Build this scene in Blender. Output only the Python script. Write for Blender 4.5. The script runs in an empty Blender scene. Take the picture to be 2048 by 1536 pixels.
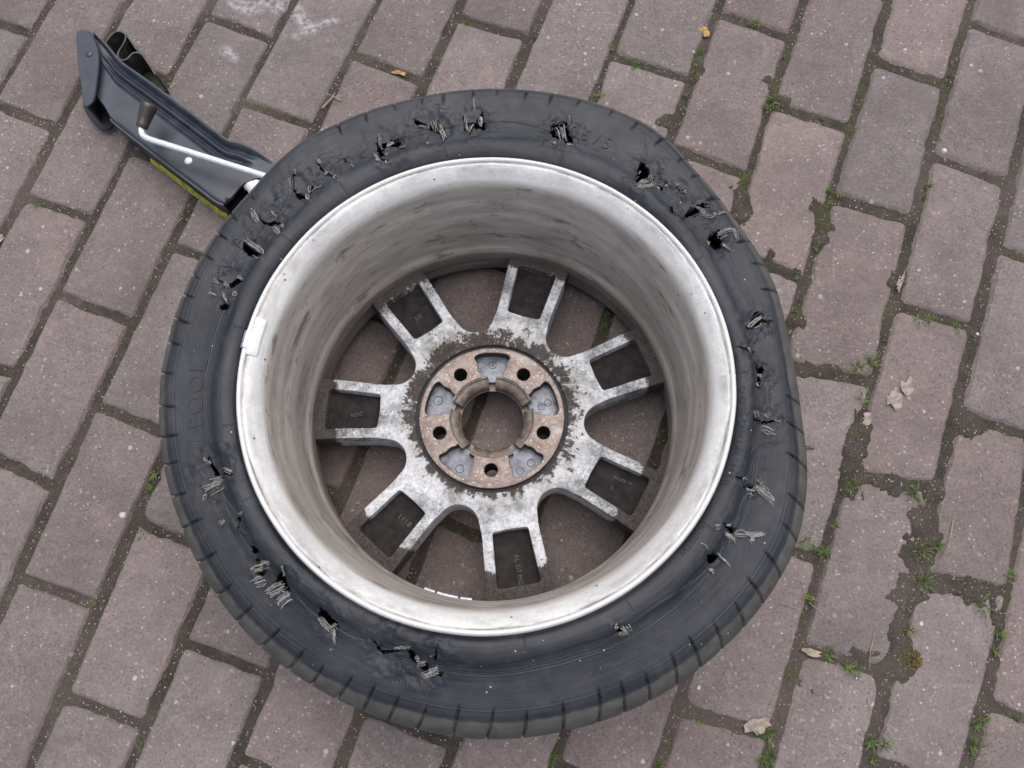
import bpy, bmesh, math, random
import numpy as np
from mathutils import Matrix, Vector
from mathutils.geometry import tessellate_polygon

# ------------------------------------------------------------------ camera, world, sun, exposure
scene = bpy.context.scene
COL = scene.collection
BRICKS=[[[-973.5,1181.2],[-870.5,1142.6],[-942.9,942.8],[-1045.2,983.0]],[[-1045.2,983.0],[-942.9,942.8],[-1016.1,740.5],[-1118.7,779.9]],[[-1118.7,779.9],[-1016.1,740.5],[-1086.9,544.8],[-1190.3,582.1]],[[-834.0,1243.5],[-732.0,1202.0],[-803.3,1004.8],[-906.3,1043.8]],[[-906.3,1043.8],[-803.3,1004.8],[-874.0,809.7],[-976.3,850.3]],[[-976.3,850.3],[-874.0,809.7],[-945.5,612.0],[-1048.3,651.5]],[[-1048.3,651.5],[-945.5,612.0],[-1015.6,418.4],[-1117.6,459.9]],[[-1117.6,459.9],[-1015.6,418.4],[-1085.6,224.9],[-1189.6,261.1]],[[-696.3,1300.6],[-601.4,1262.6],[-673.4,1063.7],[-768.9,1100.1]],[[-768.9,1100.1],[-673.4,1063.7],[-744.4,867.5],[-839.6,904.7]],[[-839.6,904.7],[-744.4,867.5],[-815.5,671.1],[-910.8,707.9]],[[-910.8,707.9],[-815.5,671.1],[-886.8,473.9],[-983.4,507.4]],[[-983.4,507.4],[-886.8,473.9],[-958.8,275.2],[-1054.8,310.1]],[[-1054.8,310.1],[-958.8,275.2],[-1030.5,76.9],[-1127.4,109.6]],[[-1127.4,109.6],[-1030.5,76.9],[-1102.6,-122.1],[-1197.4,-83.8]],[[-635.3,1168.8],[-523.7,1128.5],[-595.1,931.4],[-706.8,971.4]],[[-706.8,971.4],[-595.1,931.4],[-665.3,735.7],[-777.1,777.0]],[[-777.1,777.0],[-665.3,735.7],[-742.1,539.6],[-848.3,580.3]],[[-848.3,580.3],[-742.1,539.6],[-814.6,339.1],[-920.1,382.1]],[[-920.1,382.1],[-814.6,339.1],[-885.9,142.3],[-992.6,181.8]],[[-992.6,181.8],[-885.9,142.3],[-956.9,-54.0],[-1063.7,-14.8]],[[-1063.7,-14.8],[-956.9,-54.0],[-1029.2,-253.8],[-1136.6,-216.0]],[[-1136.6,-216.0],[-1029.2,-253.8],[-1100.9,-451.8],[-1207.4,-411.7]],[[-487.5,1228.6],[-396.7,1190.6],[-467.2,995.7],[-560.2,1027.7]],[[-560.2,1027.7],[-467.2,995.7],[-540.6,793.1],[-631.9,829.7]],[[-631.9,829.7],[-540.6,793.1],[-613.0,594.7],[-707.6,634.9]],[[-707.6,634.9],[-613.0,594.7],[-680.6,398.7],[-779.2,437.0]],[[-779.2,437.0],[-680.6,398.7],[-752.3,200.5],[-850.6,239.7]],[[-850.6,239.7],[-752.3,200.5],[-824.8,0.2],[-921.7,43.3]],[[-921.7,43.3],[-824.8,0.2],[-897.1,-199.5],[-994.7,-158.5]],[[-994.7,-158.5],[-897.1,-199.5],[-966.7,-391.8],[-1065.7,-354.4]],[[-1065.7,-354.4],[-966.7,-391.8],[-1038.2,-589.4],[-1136.6,-550.3]],[[-358.1,1297.3],[-254.5,1256.1],[-325.6,1059.7],[-430.2,1098.0]],[[-430.2,1098.0],[-325.6,1059.7],[-397.7,860.4],[-502.7,897.8]],[[-502.7,897.8],[-397.7,860.4],[-472.9,663.2],[-572.7,704.3]],[[-572.7,704.3],[-472.9,663.2],[-550.2,465.5],[-645.2,498.8]],[[-645.2,498.8],[-550.2,465.5],[-619.6,260.5],[-716.4,299.5]],[[-716.4,299.5],[-619.6,260.5],[-690.4,61.4],[-789.7,97.2]],[[-789.7,97.2],[-690.4,61.4],[-762.0,-136.4],[-861.1,-100.1]],[[-861.1,-100.1],[-762.0,-136.4],[-835.2,-338.6],[-933.2,-299.4]],[[-933.2,-299.4],[-835.2,-338.6],[-906.3,-534.9],[-1005.1,-497.9]],[[-291.8,1152.9],[-191.9,1115.0],[-262.2,921.0],[-361.5,960.4]],[[-361.5,960.4],[-262.2,921.0],[-338.6,721.7],[-434.7,762.1]],[[-434.7,762.1],[-338.6,721.7],[-413.7,525.8],[-516.0,563.5]],[[-516.0,563.5],[-413.7,525.8],[-482.5,326.0],[-585.9,366.7]],[[-585.9,366.7],[-482.5,326.0],[-554.5,123.6],[-650.4,171.8]],[[-650.4,171.8],[-554.5,123.6],[-615.8,-73.3],[-724.1,-31.6]],[[-724.1,-31.6],[-615.8,-73.3],[-686.9,-269.8],[-796.4,-231.4]],[[-796.4,-231.4],[-686.9,-269.8],[-758.9,-468.6],[-867.1,-426.8]],[[-867.1,-426.8],[-758.9,-468.6],[-829.7,-664.4],[-938.5,-623.9]],[[-153.3,1221.9],[-55.0,1180.1],[-125.9,984.3],[-224.8,1024.2]],[[-224.8,1024.2],[-125.9,984.3],[-197.2,787.3],[-297.0,824.8]],[[-297.0,824.8],[-197.2,787.3],[-276.4,592.9],[-376.2,632.4]],[[-376.2,632.4],[-276.4,592.9],[-348.7,391.8],[-446.6,428.8]],[[-446.6,428.8],[-348.7,391.8],[-422.5,186.3],[-520.6,224.4]],[[-520.6,224.4],[-422.5,186.3],[-487.7,-8.3],[-583.9,23.9]],[[-583.9,23.9],[-487.7,-8.3],[-552.1,-214.3],[-652.0,-173.4]],[[-652.0,-173.4],[-552.1,-214.3],[-624.1,-413.3],[-724.7,-374.2]],[[-724.7,-374.2],[-624.1,-413.3],[-696.7,-613.8],[-797.6,-575.6]],[[-15.9,1288.4],[84.9,1247.9],[13.8,1051.5],[-87.8,1089.6]],[[-87.8,1089.6],[13.8,1051.5],[-58.8,850.9],[-158.5,894.2]],[[-158.5,894.2],[-58.8,850.9],[-135.2,655.8],[-234.0,700.9]],[[-234.0,700.9],[-135.2,655.8],[-207.4,454.9],[-311.1,496.5]],[[-311.1,496.5],[-207.4,454.9],[-281.3,251.0],[-383.4,295.2]],[[-383.4,295.2],[-281.3,251.0],[-354.7,48.6],[-454.5,87.5]],[[-454.5,87.5],[-354.7,48.6],[-418.6,-137.6],[-515.7,-105.1]],[[-515.7,-105.1],[-418.6,-137.6],[-490.8,-337.6],[-583.0,-299.6]],[[-583.0,-299.6],[-490.8,-337.6],[-561.2,-532.3],[-654.9,-498.3]],[[-654.9,-498.3],[-561.2,-532.3],[-632.3,-728.7],[-726.1,-695.1]],[[51.6,1155.8],[151.9,1115.5],[79.5,915.5],[-21.6,953.8]],[[-21.6,953.8],[79.5,915.5],[4.0,721.8],[-94.9,754.5]],[[-94.9,754.5],[4.0,721.8],[-69.8,517.2],[-170.0,558.1]],[[-170.0,558.1],[-69.8,517.2],[-142.4,316.9],[-242.9,356.9]],[[-242.9,356.9],[-142.4,316.9],[-216.1,113.7],[-316.8,153.1]],[[-316.8,153.1],[-216.1,113.7],[-286.7,-81.3],[-387.9,-47.9]],[[-387.9,-47.9],[-286.7,-81.3],[-357.6,-281.2],[-457.1,-244.8]],[[-457.1,-244.8],[-357.6,-281.2],[-429.6,-480.0],[-528.9,-443.1]],[[-528.9,-443.1],[-429.6,-480.0],[-501.4,-678.2],[-600.2,-640.1]],[[188.2,1215.8],[287.7,1174.6],[217.7,981.3],[116.4,1017.5]],[[116.4,1017.5],[217.7,981.3],[146.3,784.0],[44.3,818.3]],[[44.3,818.3],[146.3,784.0],[71.0,585.5],[-31.5,623.0]],[[-31.5,623.0],[71.0,585.5],[-0.9,386.3],[-103.0,425.6]],[[-103.0,425.6],[-0.9,386.3],[-72.6,187.8],[-175.3,226.2]],[[-175.3,226.2],[-72.6,187.8],[-143.0,-7.1],[-245.7,31.8]],[[-245.7,31.8],[-143.0,-7.1],[-217.5,-204.1],[-315.9,-165.9]],[[-315.9,-165.9],[-217.5,-204.1],[-288.5,-400.2],[-386.5,-361.0]],[[-386.5,-361.0],[-288.5,-400.2],[-360.0,-597.7],[-459.3,-562.1]],[[327.7,1285.0],[429.6,1240.6],[358.6,1044.4],[255.4,1085.3]],[[255.4,1085.3],[358.6,1044.4],[287.3,847.4],[183.5,886.9]],[[183.5,886.9],[287.3,847.4],[214.1,655.9],[108.9,693.9]],[[108.9,693.9],[214.1,655.9],[141.1,451.4],[38.3,494.9]],[[38.3,494.9],[141.1,451.4],[67.4,250.6],[-36.3,288.2]],[[-36.3,288.2],[67.4,250.6],[-6.3,49.4],[-108.5,88.5]],[[-108.5,88.5],[-6.3,49.4],[-81.0,-154.5],[-182.0,-115.2]],[[-182.0,-115.2],[-81.0,-154.5],[-152.8,-353.2],[-256.5,-311.9]],[[-256.5,-311.9],[-152.8,-353.2],[-224.1,-550.1],[-327.0,-506.5]],[[397.4,1151.7],[494.3,1112.0],[423.7,916.9],[325.5,953.1]],[[325.5,953.1],[423.7,916.9],[349.6,715.1],[253.7,755.9]],[[253.7,755.9],[349.6,715.1],[279.9,515.8],[181.3,561.1]],[[181.3,561.1],[279.9,515.8],[208.9,318.8],[107.3,359.3]],[[107.3,359.3],[208.9,318.8],[135.5,121.6],[34.9,161.9]],[[34.9,161.9],[135.5,121.6],[61.3,-77.6],[-38.6,-38.6]],[[-38.6,-38.6],[61.3,-77.6],[-10.9,-275.1],[-110.1,-235.3]],[[-110.1,-235.3],[-10.9,-275.1],[-83.5,-475.7],[-183.4,-437.7]],[[-183.4,-437.7],[-83.5,-475.7],[-155.2,-673.5],[-254.9,-635.4]],[[530.4,1211.6],[629.4,1174.7],[557.3,975.8],[459.8,1016.7]],[[459.8,1016.7],[557.3,975.8],[485.3,776.6],[387.5,817.0]],[[387.5,817.0],[485.3,776.6],[416.3,581.1],[312.3,618.5]],[[312.3,618.5],[416.3,581.1],[340.0,376.7],[246.7,420.3]],[[246.7,420.3],[340.0,376.7],[267.4,182.0],[173.1,222.6]],[[173.1,222.6],[267.4,182.0],[196.1,-14.2],[100.2,27.0]],[[100.2,27.0],[196.1,-14.2],[124.2,-210.9],[26.7,-171.0]],[[26.7,-171.0],[124.2,-210.9],[53.7,-405.6],[-46.1,-372.3]],[[-46.1,-372.3],[53.7,-405.6],[-18.4,-604.9],[-116.5,-566.7]],[[665.6,1275.0],[764.7,1237.9],[693.7,1041.8],[594.5,1078.4]],[[594.5,1078.4],[693.7,1041.8],[620.9,840.7],[521.7,877.3]],[[521.7,877.3],[620.9,840.7],[545.9,641.9],[451.4,682.5]],[[451.4,682.5],[545.9,641.9],[479.8,454.2],[378.8,488.5]],[[378.8,488.5],[479.8,454.2],[412.3,245.8],[299.5,269.9]],[[299.5,269.9],[412.3,245.8],[330.7,40.6],[228.7,75.6]],[[228.7,75.6],[330.7,40.6],[262.9,-143.5],[158.9,-115.8]],[[158.9,-115.8],[262.9,-143.5],[189.7,-345.8],[88.5,-309.4]],[[88.5,-309.4],[189.7,-345.8],[118.5,-542.4],[18.2,-503.8]],[[797.9,1329.8],[889.9,1295.3],[817.5,1095.2],[724.9,1128.1]],[[724.9,1128.1],[817.5,1095.2],[745.3,895.9],[653.3,930.4]],[[653.3,930.4],[745.3,895.9],[672.8,695.6],[582.0,736.3]],[[582.0,736.3],[672.8,695.6],[604.3,501.0],[510.5,544.2]],[[510.5,544.2],[604.3,501.0],[535.9,313.9],[443.4,343.8]],[[443.4,343.8],[535.9,313.9],[469.2,122.1],[363.9,138.4]],[[363.9,138.4],[469.2,122.1],[392.4,-80.0],[295.8,-53.1]],[[295.8,-53.1],[392.4,-80.0],[320.2,-279.5],[226.1,-245.3]],[[226.1,-245.3],[320.2,-279.5],[247.7,-479.5],[154.3,-443.6]],[[154.3,-443.6],[247.7,-479.5],[173.7,-684.0],[81.0,-646.0]],[[860.4,1213.8],[946.7,1176.9],[874.9,978.5],[788.1,1014.0]],[[788.1,1014.0],[874.9,978.5],[801.7,776.4],[713.8,808.7]],[[713.8,808.7],[801.7,776.4],[730.8,580.4],[642.9,613.0]],[[642.9,613.0],[730.8,580.4],[658.5,380.7],[576.7,416.6]],[[576.7,416.6],[658.5,380.7],[585.7,179.7],[502.2,211.5]],[[502.2,211.5],[585.7,179.7],[537.3,6.4],[432.3,25.4]],[[432.3,25.4],[537.3,6.4],[453.3,-199.8],[361.0,-166.5]],[[361.0,-166.5],[453.3,-199.8],[380.6,-400.6],[290.2,-362.3]],[[290.2,-362.3],[380.6,-400.6],[309.4,-597.2],[217.9,-562.0]],[[982.9,1276.8],[1099.6,1228.8],[1028.8,1033.3],[909.1,1073.1]],[[909.1,1073.1],[1028.8,1033.3],[956.4,833.3],[838.1,876.9]],[[838.1,876.9],[956.4,833.3],[885.3,636.8],[767.5,682.0]],[[767.5,682.0],[885.3,636.8],[814.0,439.9],[695.9,484.0]],[[695.9,484.0],[814.0,439.9],[743.1,243.9],[624.6,287.0]],[[624.6,287.0],[743.1,243.9],[670.0,42.0],[557.9,90.2]],[[557.9,90.2],[670.0,42.0],[599.2,-153.5],[492.9,-110.4]],[[492.9,-110.4],[599.2,-153.5],[528.7,-348.4],[414.7,-306.5]],[[414.7,-306.5],[528.7,-348.4],[457.4,-545.3],[344.3,-500.8]],[[990.3,927.0],[1093.6,887.9],[1022.5,691.6],[919.3,730.7]],[[919.3,730.7],[1022.5,691.6],[950.4,492.6],[847.3,531.9]],[[847.3,531.9],[950.4,492.6],[878.4,293.5],[776.6,336.6]],[[776.6,336.6],[878.4,293.5],[807.0,96.1],[703.9,135.7]],[[703.9,135.7],[807.0,96.1],[736.1,-99.7],[631.6,-64.0]],[[631.6,-64.0],[736.1,-99.7],[663.2,-301.0],[560.8,-259.8]],[[560.8,-259.8],[663.2,-301.0],[591.5,-499.0],[488.9,-458.3]],[[488.9,-458.3],[591.5,-499.0],[520.6,-695.1],[417.2,-656.2]],[[988.6,597.9],[1089.8,555.6],[1020.0,362.6],[917.1,400.4]],[[917.1,400.4],[1020.0,362.6],[947.8,163.3],[846.6,205.6]],[[846.6,205.6],[947.8,163.3],[876.6,-33.4],[774.3,5.9]],[[774.3,5.9],[876.6,-33.4],[803.9,-234.4],[701.7,-194.6]],[[701.7,-194.6],[803.9,-234.4],[731.7,-433.9],[627.8,-398.7]],[[627.8,-398.7],[731.7,-433.9],[658.4,-636.2],[556.8,-594.9]],[[1055.0,459.5],[1150.3,422.5],[1079.2,226.0],[984.6,264.9]],[[984.6,264.9],[1079.2,226.0],[1007.9,28.8],[912.5,65.6]],[[912.5,65.6],[1007.9,28.8],[936.0,-169.8],[840.9,-132.0]],[[840.9,-132.0],[936.0,-169.8],[864.9,-366.0],[770.1,-327.6]],[[770.1,-327.6],[864.9,-366.0],[794.6,-560.3],[699.6,-522.4]],[[1043.7,127.9],[1146.8,88.3],[1075.1,-109.8],[972.0,-70.1]],[[972.0,-70.1],[1075.1,-109.8],[1003.5,-307.8],[901.0,-266.5]],[[901.0,-266.5],[1003.5,-307.8],[931.9,-505.5],[828.3,-467.3]],[[828.3,-467.3],[931.9,-505.5],[860.1,-703.9],[756.9,-664.5]]]
TEARS=[[[-76.1,282.7],[-71.3,283.0],[-61.1,277.3],[-55.9,283.0],[-50.0,279.2],[-46.8,269.4],[-42.7,262.4],[-46.6,260.8],[-51.9,270.6],[-61.0,275.1],[-71.9,276.1]],[[-25.5,288.4],[-20.8,280.7],[-13.1,281.6],[-9.3,285.9],[-5.4,293.5],[-3.5,282.6],[-2.3,272.9],[-9.1,274.0],[-14.5,276.3],[-17.8,266.6],[-23.0,272.1]],[[-114.7,264.6],[-110.0,259.2],[-107.3,258.0],[-100.6,262.4],[-91.6,258.5],[-87.0,254.2],[-91.3,253.3],[-100.2,255.2],[-107.0,252.8],[-108.4,247.7],[-104.5,240.4],[-109.7,239.6],[-112.9,250.0]],[[-114.7,236.7],[-109.5,236.0],[-100.6,233.1],[-101.3,230.1],[-107.6,233.3]],[[-176.4,235.9],[-173.0,232.6],[-168.1,227.1],[-160.6,221.6],[-154.4,215.2],[-158.5,217.4],[-166.0,222.9],[-172.7,228.4]],[[-150.1,243.5],[-145.7,237.1],[-147.0,236.7]],[[-200.4,222.2],[-197.0,224.0],[-198.7,218.0],[-199.2,210.0],[-195.9,203.7],[-188.5,200.2],[-183.4,201.9],[-181.6,210.8],[-180.0,207.7],[-182.2,198.8],[-189.8,195.3],[-194.8,196.7],[-200.3,208.1],[-202.1,216.3]],[[-237.7,179.3],[-228.8,171.7],[-223.2,169.3],[-218.0,170.3],[-209.8,168.2],[-208.6,165.2],[-219.1,164.6],[-224.7,167.0],[-232.2,170.0]],[[-245.5,148.0],[-239.8,142.6],[-228.8,134.8],[-223.1,132.4],[-232.1,132.2],[-241.4,133.0],[-246.0,140.2]],[[-268.7,107.7],[-259.6,102.1],[-251.0,107.0],[-243.8,108.2],[-243.2,103.4],[-252.7,98.6],[-260.2,99.3]],[[-264.0,78.2],[-258.8,81.5],[-253.8,78.2],[-257.9,74.0],[-263.1,74.5]],[[-258.6,-73.8],[-255.8,-79.5],[-250.4,-86.2],[-246.4,-91.9],[-240.0,-91.4],[-230.9,-92.7],[-238.4,-87.9],[-242.1,-88.2],[-245.4,-93.5],[-249.9,-94.9],[-253.9,-89.9],[-259.0,-81.7],[-264.7,-79.0]],[[-226.2,-129.2],[-223.2,-130.8],[-222.5,-136.2],[-225.6,-141.0],[-227.8,-139.8],[-225.4,-135.3],[-227.2,-131.5]],[[-213.0,-156.1],[-207.8,-157.0],[-203.4,-163.1],[-209.5,-163.0]],[[-206.0,-168.3],[-200.8,-169.9],[-197.8,-175.9],[-200.9,-181.9],[-205.3,-180.3],[-208.7,-175.8]],[[-186.4,-184.2],[-178.7,-179.1],[-177.1,-187.3],[-173.2,-199.1],[-177.4,-198.4],[-182.3,-190.9],[-189.1,-191.6]],[[-145.0,-211.3],[-139.9,-213.1],[-135.3,-219.7],[-128.2,-223.3],[-129.5,-227.7],[-135.6,-228.5],[-141.9,-223.4],[-146.5,-217.5]],[[-96.3,-236.7],[-92.1,-241.7],[-89.6,-245.9],[-81.7,-247.4],[-73.7,-244.5],[-60.6,-243.9],[-72.0,-246.8],[-80.9,-249.1],[-88.0,-250.0],[-93.1,-245.9]],[[-63.4,-247.3],[-59.9,-248.1],[-54.9,-254.7],[-49.9,-258.0],[-48.3,-263.1],[-37.1,-264.6],[-37.8,-268.9],[-43.3,-268.1],[-51.9,-266.5],[-56.8,-259.8],[-63.2,-253.1]],[[-35.2,-236.3],[-38.3,-242.9],[-39.3,-249.6],[-41.2,-255.5],[-42.6,-256.3],[-40.6,-246.3]],[[116.0,-226.6],[118.2,-226.9],[121.9,-228.4],[125.6,-233.7],[121.9,-231.9],[118.9,-232.1],[116.7,-229.5]],[[263.5,67.3],[270.5,65.8],[271.8,58.7],[265.3,54.1],[254.9,50.2],[252.9,51.1],[257.7,58.6]],[[271.8,58.7],[280.9,58.0],[271.5,56.2],[265.3,54.7]],[[239.0,28.9],[244.7,26.9],[253.6,25.7],[258.7,27.4],[250.8,27.8]],[[259.4,13.1],[263.6,11.5],[267.9,10.1],[265.3,5.0],[264.0,-1.5],[261.8,-9.4],[259.7,-8.9],[261.1,-0.3],[263.2,6.2],[260.8,8.9]],[[250.7,-39.2],[253.6,-40.4],[260.8,-40.6],[268.1,-40.8],[274.1,-39.5],[281.6,-38.6],[274.8,-40.8],[268.0,-42.6],[262.1,-43.9],[254.9,-42.1],[251.3,-41.5]],[[229.5,-96.0],[235.9,-96.7],[242.3,-97.7],[235.8,-98.0],[230.9,-97.4]],[[240.6,-102.9],[245.6,-104.0],[249.8,-106.2],[248.2,-109.1],[243.9,-109.6],[241.2,-107.2]],[[214.8,-138.6],[220.4,-139.1],[224.6,-140.2],[227.3,-144.0],[224.5,-145.9],[218.9,-143.5]],[[200.1,-166.2],[206.6,-163.6],[211.0,-166.1],[207.5,-172.1],[201.9,-172.6]],[[67.7,275.6],[75.2,279.6],[84.1,277.7],[85.5,266.9],[88.6,259.1],[86.8,251.3],[81.9,250.3],[80.5,260.0],[69.1,260.9],[67.6,268.7]],[[158.8,233.6],[162.7,229.9],[169.2,216.9],[170.3,209.4],[163.0,207.2],[153.1,203.1],[151.7,206.8],[154.9,220.1]],[[174.2,206.7],[178.9,204.1],[184.2,211.8],[183.0,206.1],[176.9,199.3],[174.1,200.1]],[[188.8,208.3],[194.9,203.0],[204.2,197.9],[196.4,201.2]],[[186.9,181.2],[188.8,173.9],[191.3,175.0],[188.1,171.2],[185.8,176.6]],[[196.9,164.3],[202.5,174.7],[211.1,181.6],[219.4,184.3],[226.6,183.4],[219.0,180.2],[215.4,175.4],[208.7,172.3],[202.1,170.1]],[[221.8,146.9],[234.7,155.8],[234.9,148.6],[236.8,143.4],[235.4,136.2],[228.8,134.9],[222.9,140.7]]]
CORDS=[[0,-56.8,283.7,-53.8,272.8,14,6],[0,-52.2,280.3,-44.4,260.8,10,5],[0,-73.7,277.7,-62.9,276.3,4,3],[1,-23.7,287.3,-21.9,272.1,5,4],[1,-7.5,288.1,-7.3,277.2,6,4],[1,-14.5,280.6,-19.7,268.8,4,4],[1,-15.1,312.2,-13.9,296.9,2,3],[2,-113.0,265.6,-110.9,252.0,7,6],[2,-116.8,242.9,-111.0,233.5,4,4],[2,-106.5,244.0,-104.5,240.4,5,4],[2,-91.4,254.3,-86.1,252.1,4,4],[2,-105.4,254.8,-98.7,259.8,6,5],[3,-113.7,234.6,-109.6,231.9,4,4],[3,-104.0,232.2,-101.7,228.5,4,3],[4,-176.0,236.3,-172.3,234.6,5,4],[4,-158.4,220.5,-154.3,214.2,4,4],[4,-169.5,222.1,-165.4,225.5,3,3],[5,-145.3,237.1,-141.8,237.9,4,4],[5,-142.3,232.8,-138.6,229.6,3,3],[6,-203.6,218.4,-201.7,208.2,5,5],[6,-199.5,226.2,-198.2,222.0,3,3],[6,-185.1,210.0,-183.5,202.9,4,4],[6,-185.0,200.0,-182.3,190.8,5,5],[6,-180.1,203.6,-171.7,208.1,2,3],[7,-238.6,179.4,-234.0,170.2,6,6],[7,-217.3,163.9,-208.9,152.6,7,5],[7,-207.3,165.1,-205.4,160.1,4,3],[7,-220.0,180.8,-215.9,175.5,3,3],[8,-244.2,147.9,-225.0,133.5,9,7],[8,-235.8,132.5,-227.8,126.0,4,3],[8,-225.4,136.5,-221.8,129.4,3,3],[9,-262.6,103.3,-258.2,98.2,6,4],[9,-250.3,108.8,-243.5,105.3,4,4],[9,-273.3,107.2,-268.0,101.9,5,3],[9,-250.8,91.0,-246.7,87.8,5,4],[10,-263.0,92.1,-257.1,82.2,3,3],[10,-277.0,92.5,-269.1,88.9,3,3],[11,-261.2,-106.9,-243.3,-98.3,22,9],[11,-257.1,-97.6,-245.4,-94.3,10,6],[11,-264.9,-75.8,-258.1,-81.0,8,6],[11,-242.1,-87.1,-232.8,-91.0,5,5],[11,-263.7,-113.8,-259.3,-108.5,3,3],[12,-245.8,-137.0,-240.1,-134.4,4,4],[12,-223.2,-130.1,-219.1,-127.9,3,3],[14,-211.3,-178.8,-198.3,-174.4,16,8],[14,-208.8,-190.8,-198.4,-187.1,13,7],[14,-202.6,-171.4,-194.0,-173.0,4,4],[15,-196.1,-199.1,-180.6,-191.7,18,9],[15,-185.2,-208.0,-173.2,-199.1,20,9],[15,-178.6,-175.4,-177.9,-183.6,4,5],[16,-145.0,-220.5,-134.1,-232.2,9,7],[16,-134.8,-229.2,-129.9,-226.2,8,6],[16,-132.5,-230.7,-132.6,-241.7,4,4],[16,-135.5,-247.0,-134.8,-248.4,3,3],[17,-77.2,-245.7,-63.3,-244.8,5,5],[18,-57.2,-259.8,-49.9,-258.0,8,6],[18,-52.0,-269.8,-39.7,-264.7,14,9],[18,-58.5,-256.4,-55.0,-255.6,5,4],[20,121.9,-228.1,126.8,-233.4,6,4],[20,125.5,-227.8,128.7,-232.2,6,4],[20,128.0,-225.5,130.5,-230.2,5,3],[20,117.0,-226.6,117.3,-229.2,3,3],[20,120.7,-231.9,121.9,-235.7,4,5],[21,256.2,53.4,269.2,63.6,14,7],[23,251.9,28.9,255.6,26.2,4,4],[24,261.6,4.7,265.0,2.1,5,3],[24,259.3,-4.0,260.8,-7.4,4,3],[25,253.4,-32.9,256.6,-38.1,7,5],[25,265.8,-33.4,269.1,-38.0,6,5],[25,274.1,-39.7,280.1,-38.8,3,3],[25,260.3,-47.4,273.1,-53.4,10,6],[26,236.6,-97.0,242.3,-97.4,2,3],[27,241.2,-105.9,249.0,-107.5,5,4],[27,251.7,-96.3,257.3,-100.6,9,6],[27,250.0,-102.3,266.7,-117.2,11,10],[27,255.7,-103.3,261.2,-110.9,8,6],[27,242.5,-110.3,246.0,-111.5,5,4],[28,228.0,-146.5,242.8,-146.1,6,6],[28,238.6,-146.2,256.4,-147.1,5,6],[28,242.7,-153.7,247.0,-148.6,6,5],[28,218.9,-146.7,228.6,-152.8,8,7],[28,207.8,-141.9,212.0,-141.8,9,6],[28,219.0,-139.1,223.9,-140.3,4,3],[29,194.6,-156.2,202.0,-162.8,2,2],[29,211.3,-164.4,222.6,-174.4,4,4],[29,203.8,-178.0,207.5,-181.4,5,4],[30,69.3,268.7,83.6,275.7,20,1],[30,69.4,274.6,73.2,262.9,5,2],[30,72.6,275.6,76.4,261.0,4,2],[30,75.9,276.3,79.3,260.0,4,2],[30,79.7,277.1,82.1,261.0,4,2],[30,84.3,287.6,85.7,277.7,5,5],[30,81.9,251.3,88.4,253.3,6,5],[30,65.8,253.1,71.4,251.2,4,3],[31,152.9,199.3,170.3,209.4,17,12],[31,156.6,207.0,164.9,212.9,10,7],[31,166.1,218.6,168.8,211.2,5,4],[31,155.7,220.2,158.2,222.1,4,3],[32,174.1,205.8,175.0,199.2,3,3],[32,181.3,205.1,184.6,206.2,4,3],[32,191.8,204.7,196.8,206.8,4,3],[32,199.4,198.5,202.5,196.8,5,4],[35,214.3,181.8,220.0,173.0,7,6],[35,218.4,172.8,231.2,170.9,4,6],[35,230.4,170.9,245.7,178.3,3,5],[35,220.9,183.1,226.5,182.5,4,3],[36,232.7,151.2,249.4,156.8,9,8],[36,249.5,157.7,251.7,146.3,5,5],[36,236.5,139.9,244.0,133.3,8,7],[36,220.7,143.2,222.8,139.8,3,3],[36,235.5,146.9,240.6,149.0,4,4]]
SIPES=[17.86,23.4,28.77,38.98,44.86,49.18,54.24,60.05,65.39,71.63,77.21,81.92,87.37,92.26,97.74,102.1,107.69,113.11,118.95,140.25,145.22,149.76,154.3,158.7,162.8,167.31,171.96,177.62,183.53,189.25,194.18,199.9,205.79,212.28,218.78,224.27,230.3,236.26,240.73,245.66,250.22,254.64,259.6,265.24,270.78,276.52,282.8,288.73,293.01,297.43,302.45,306.95,311.6,316.54,321.37,326.44,332.71,337.98,344.64,350.81,356.16]
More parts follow.
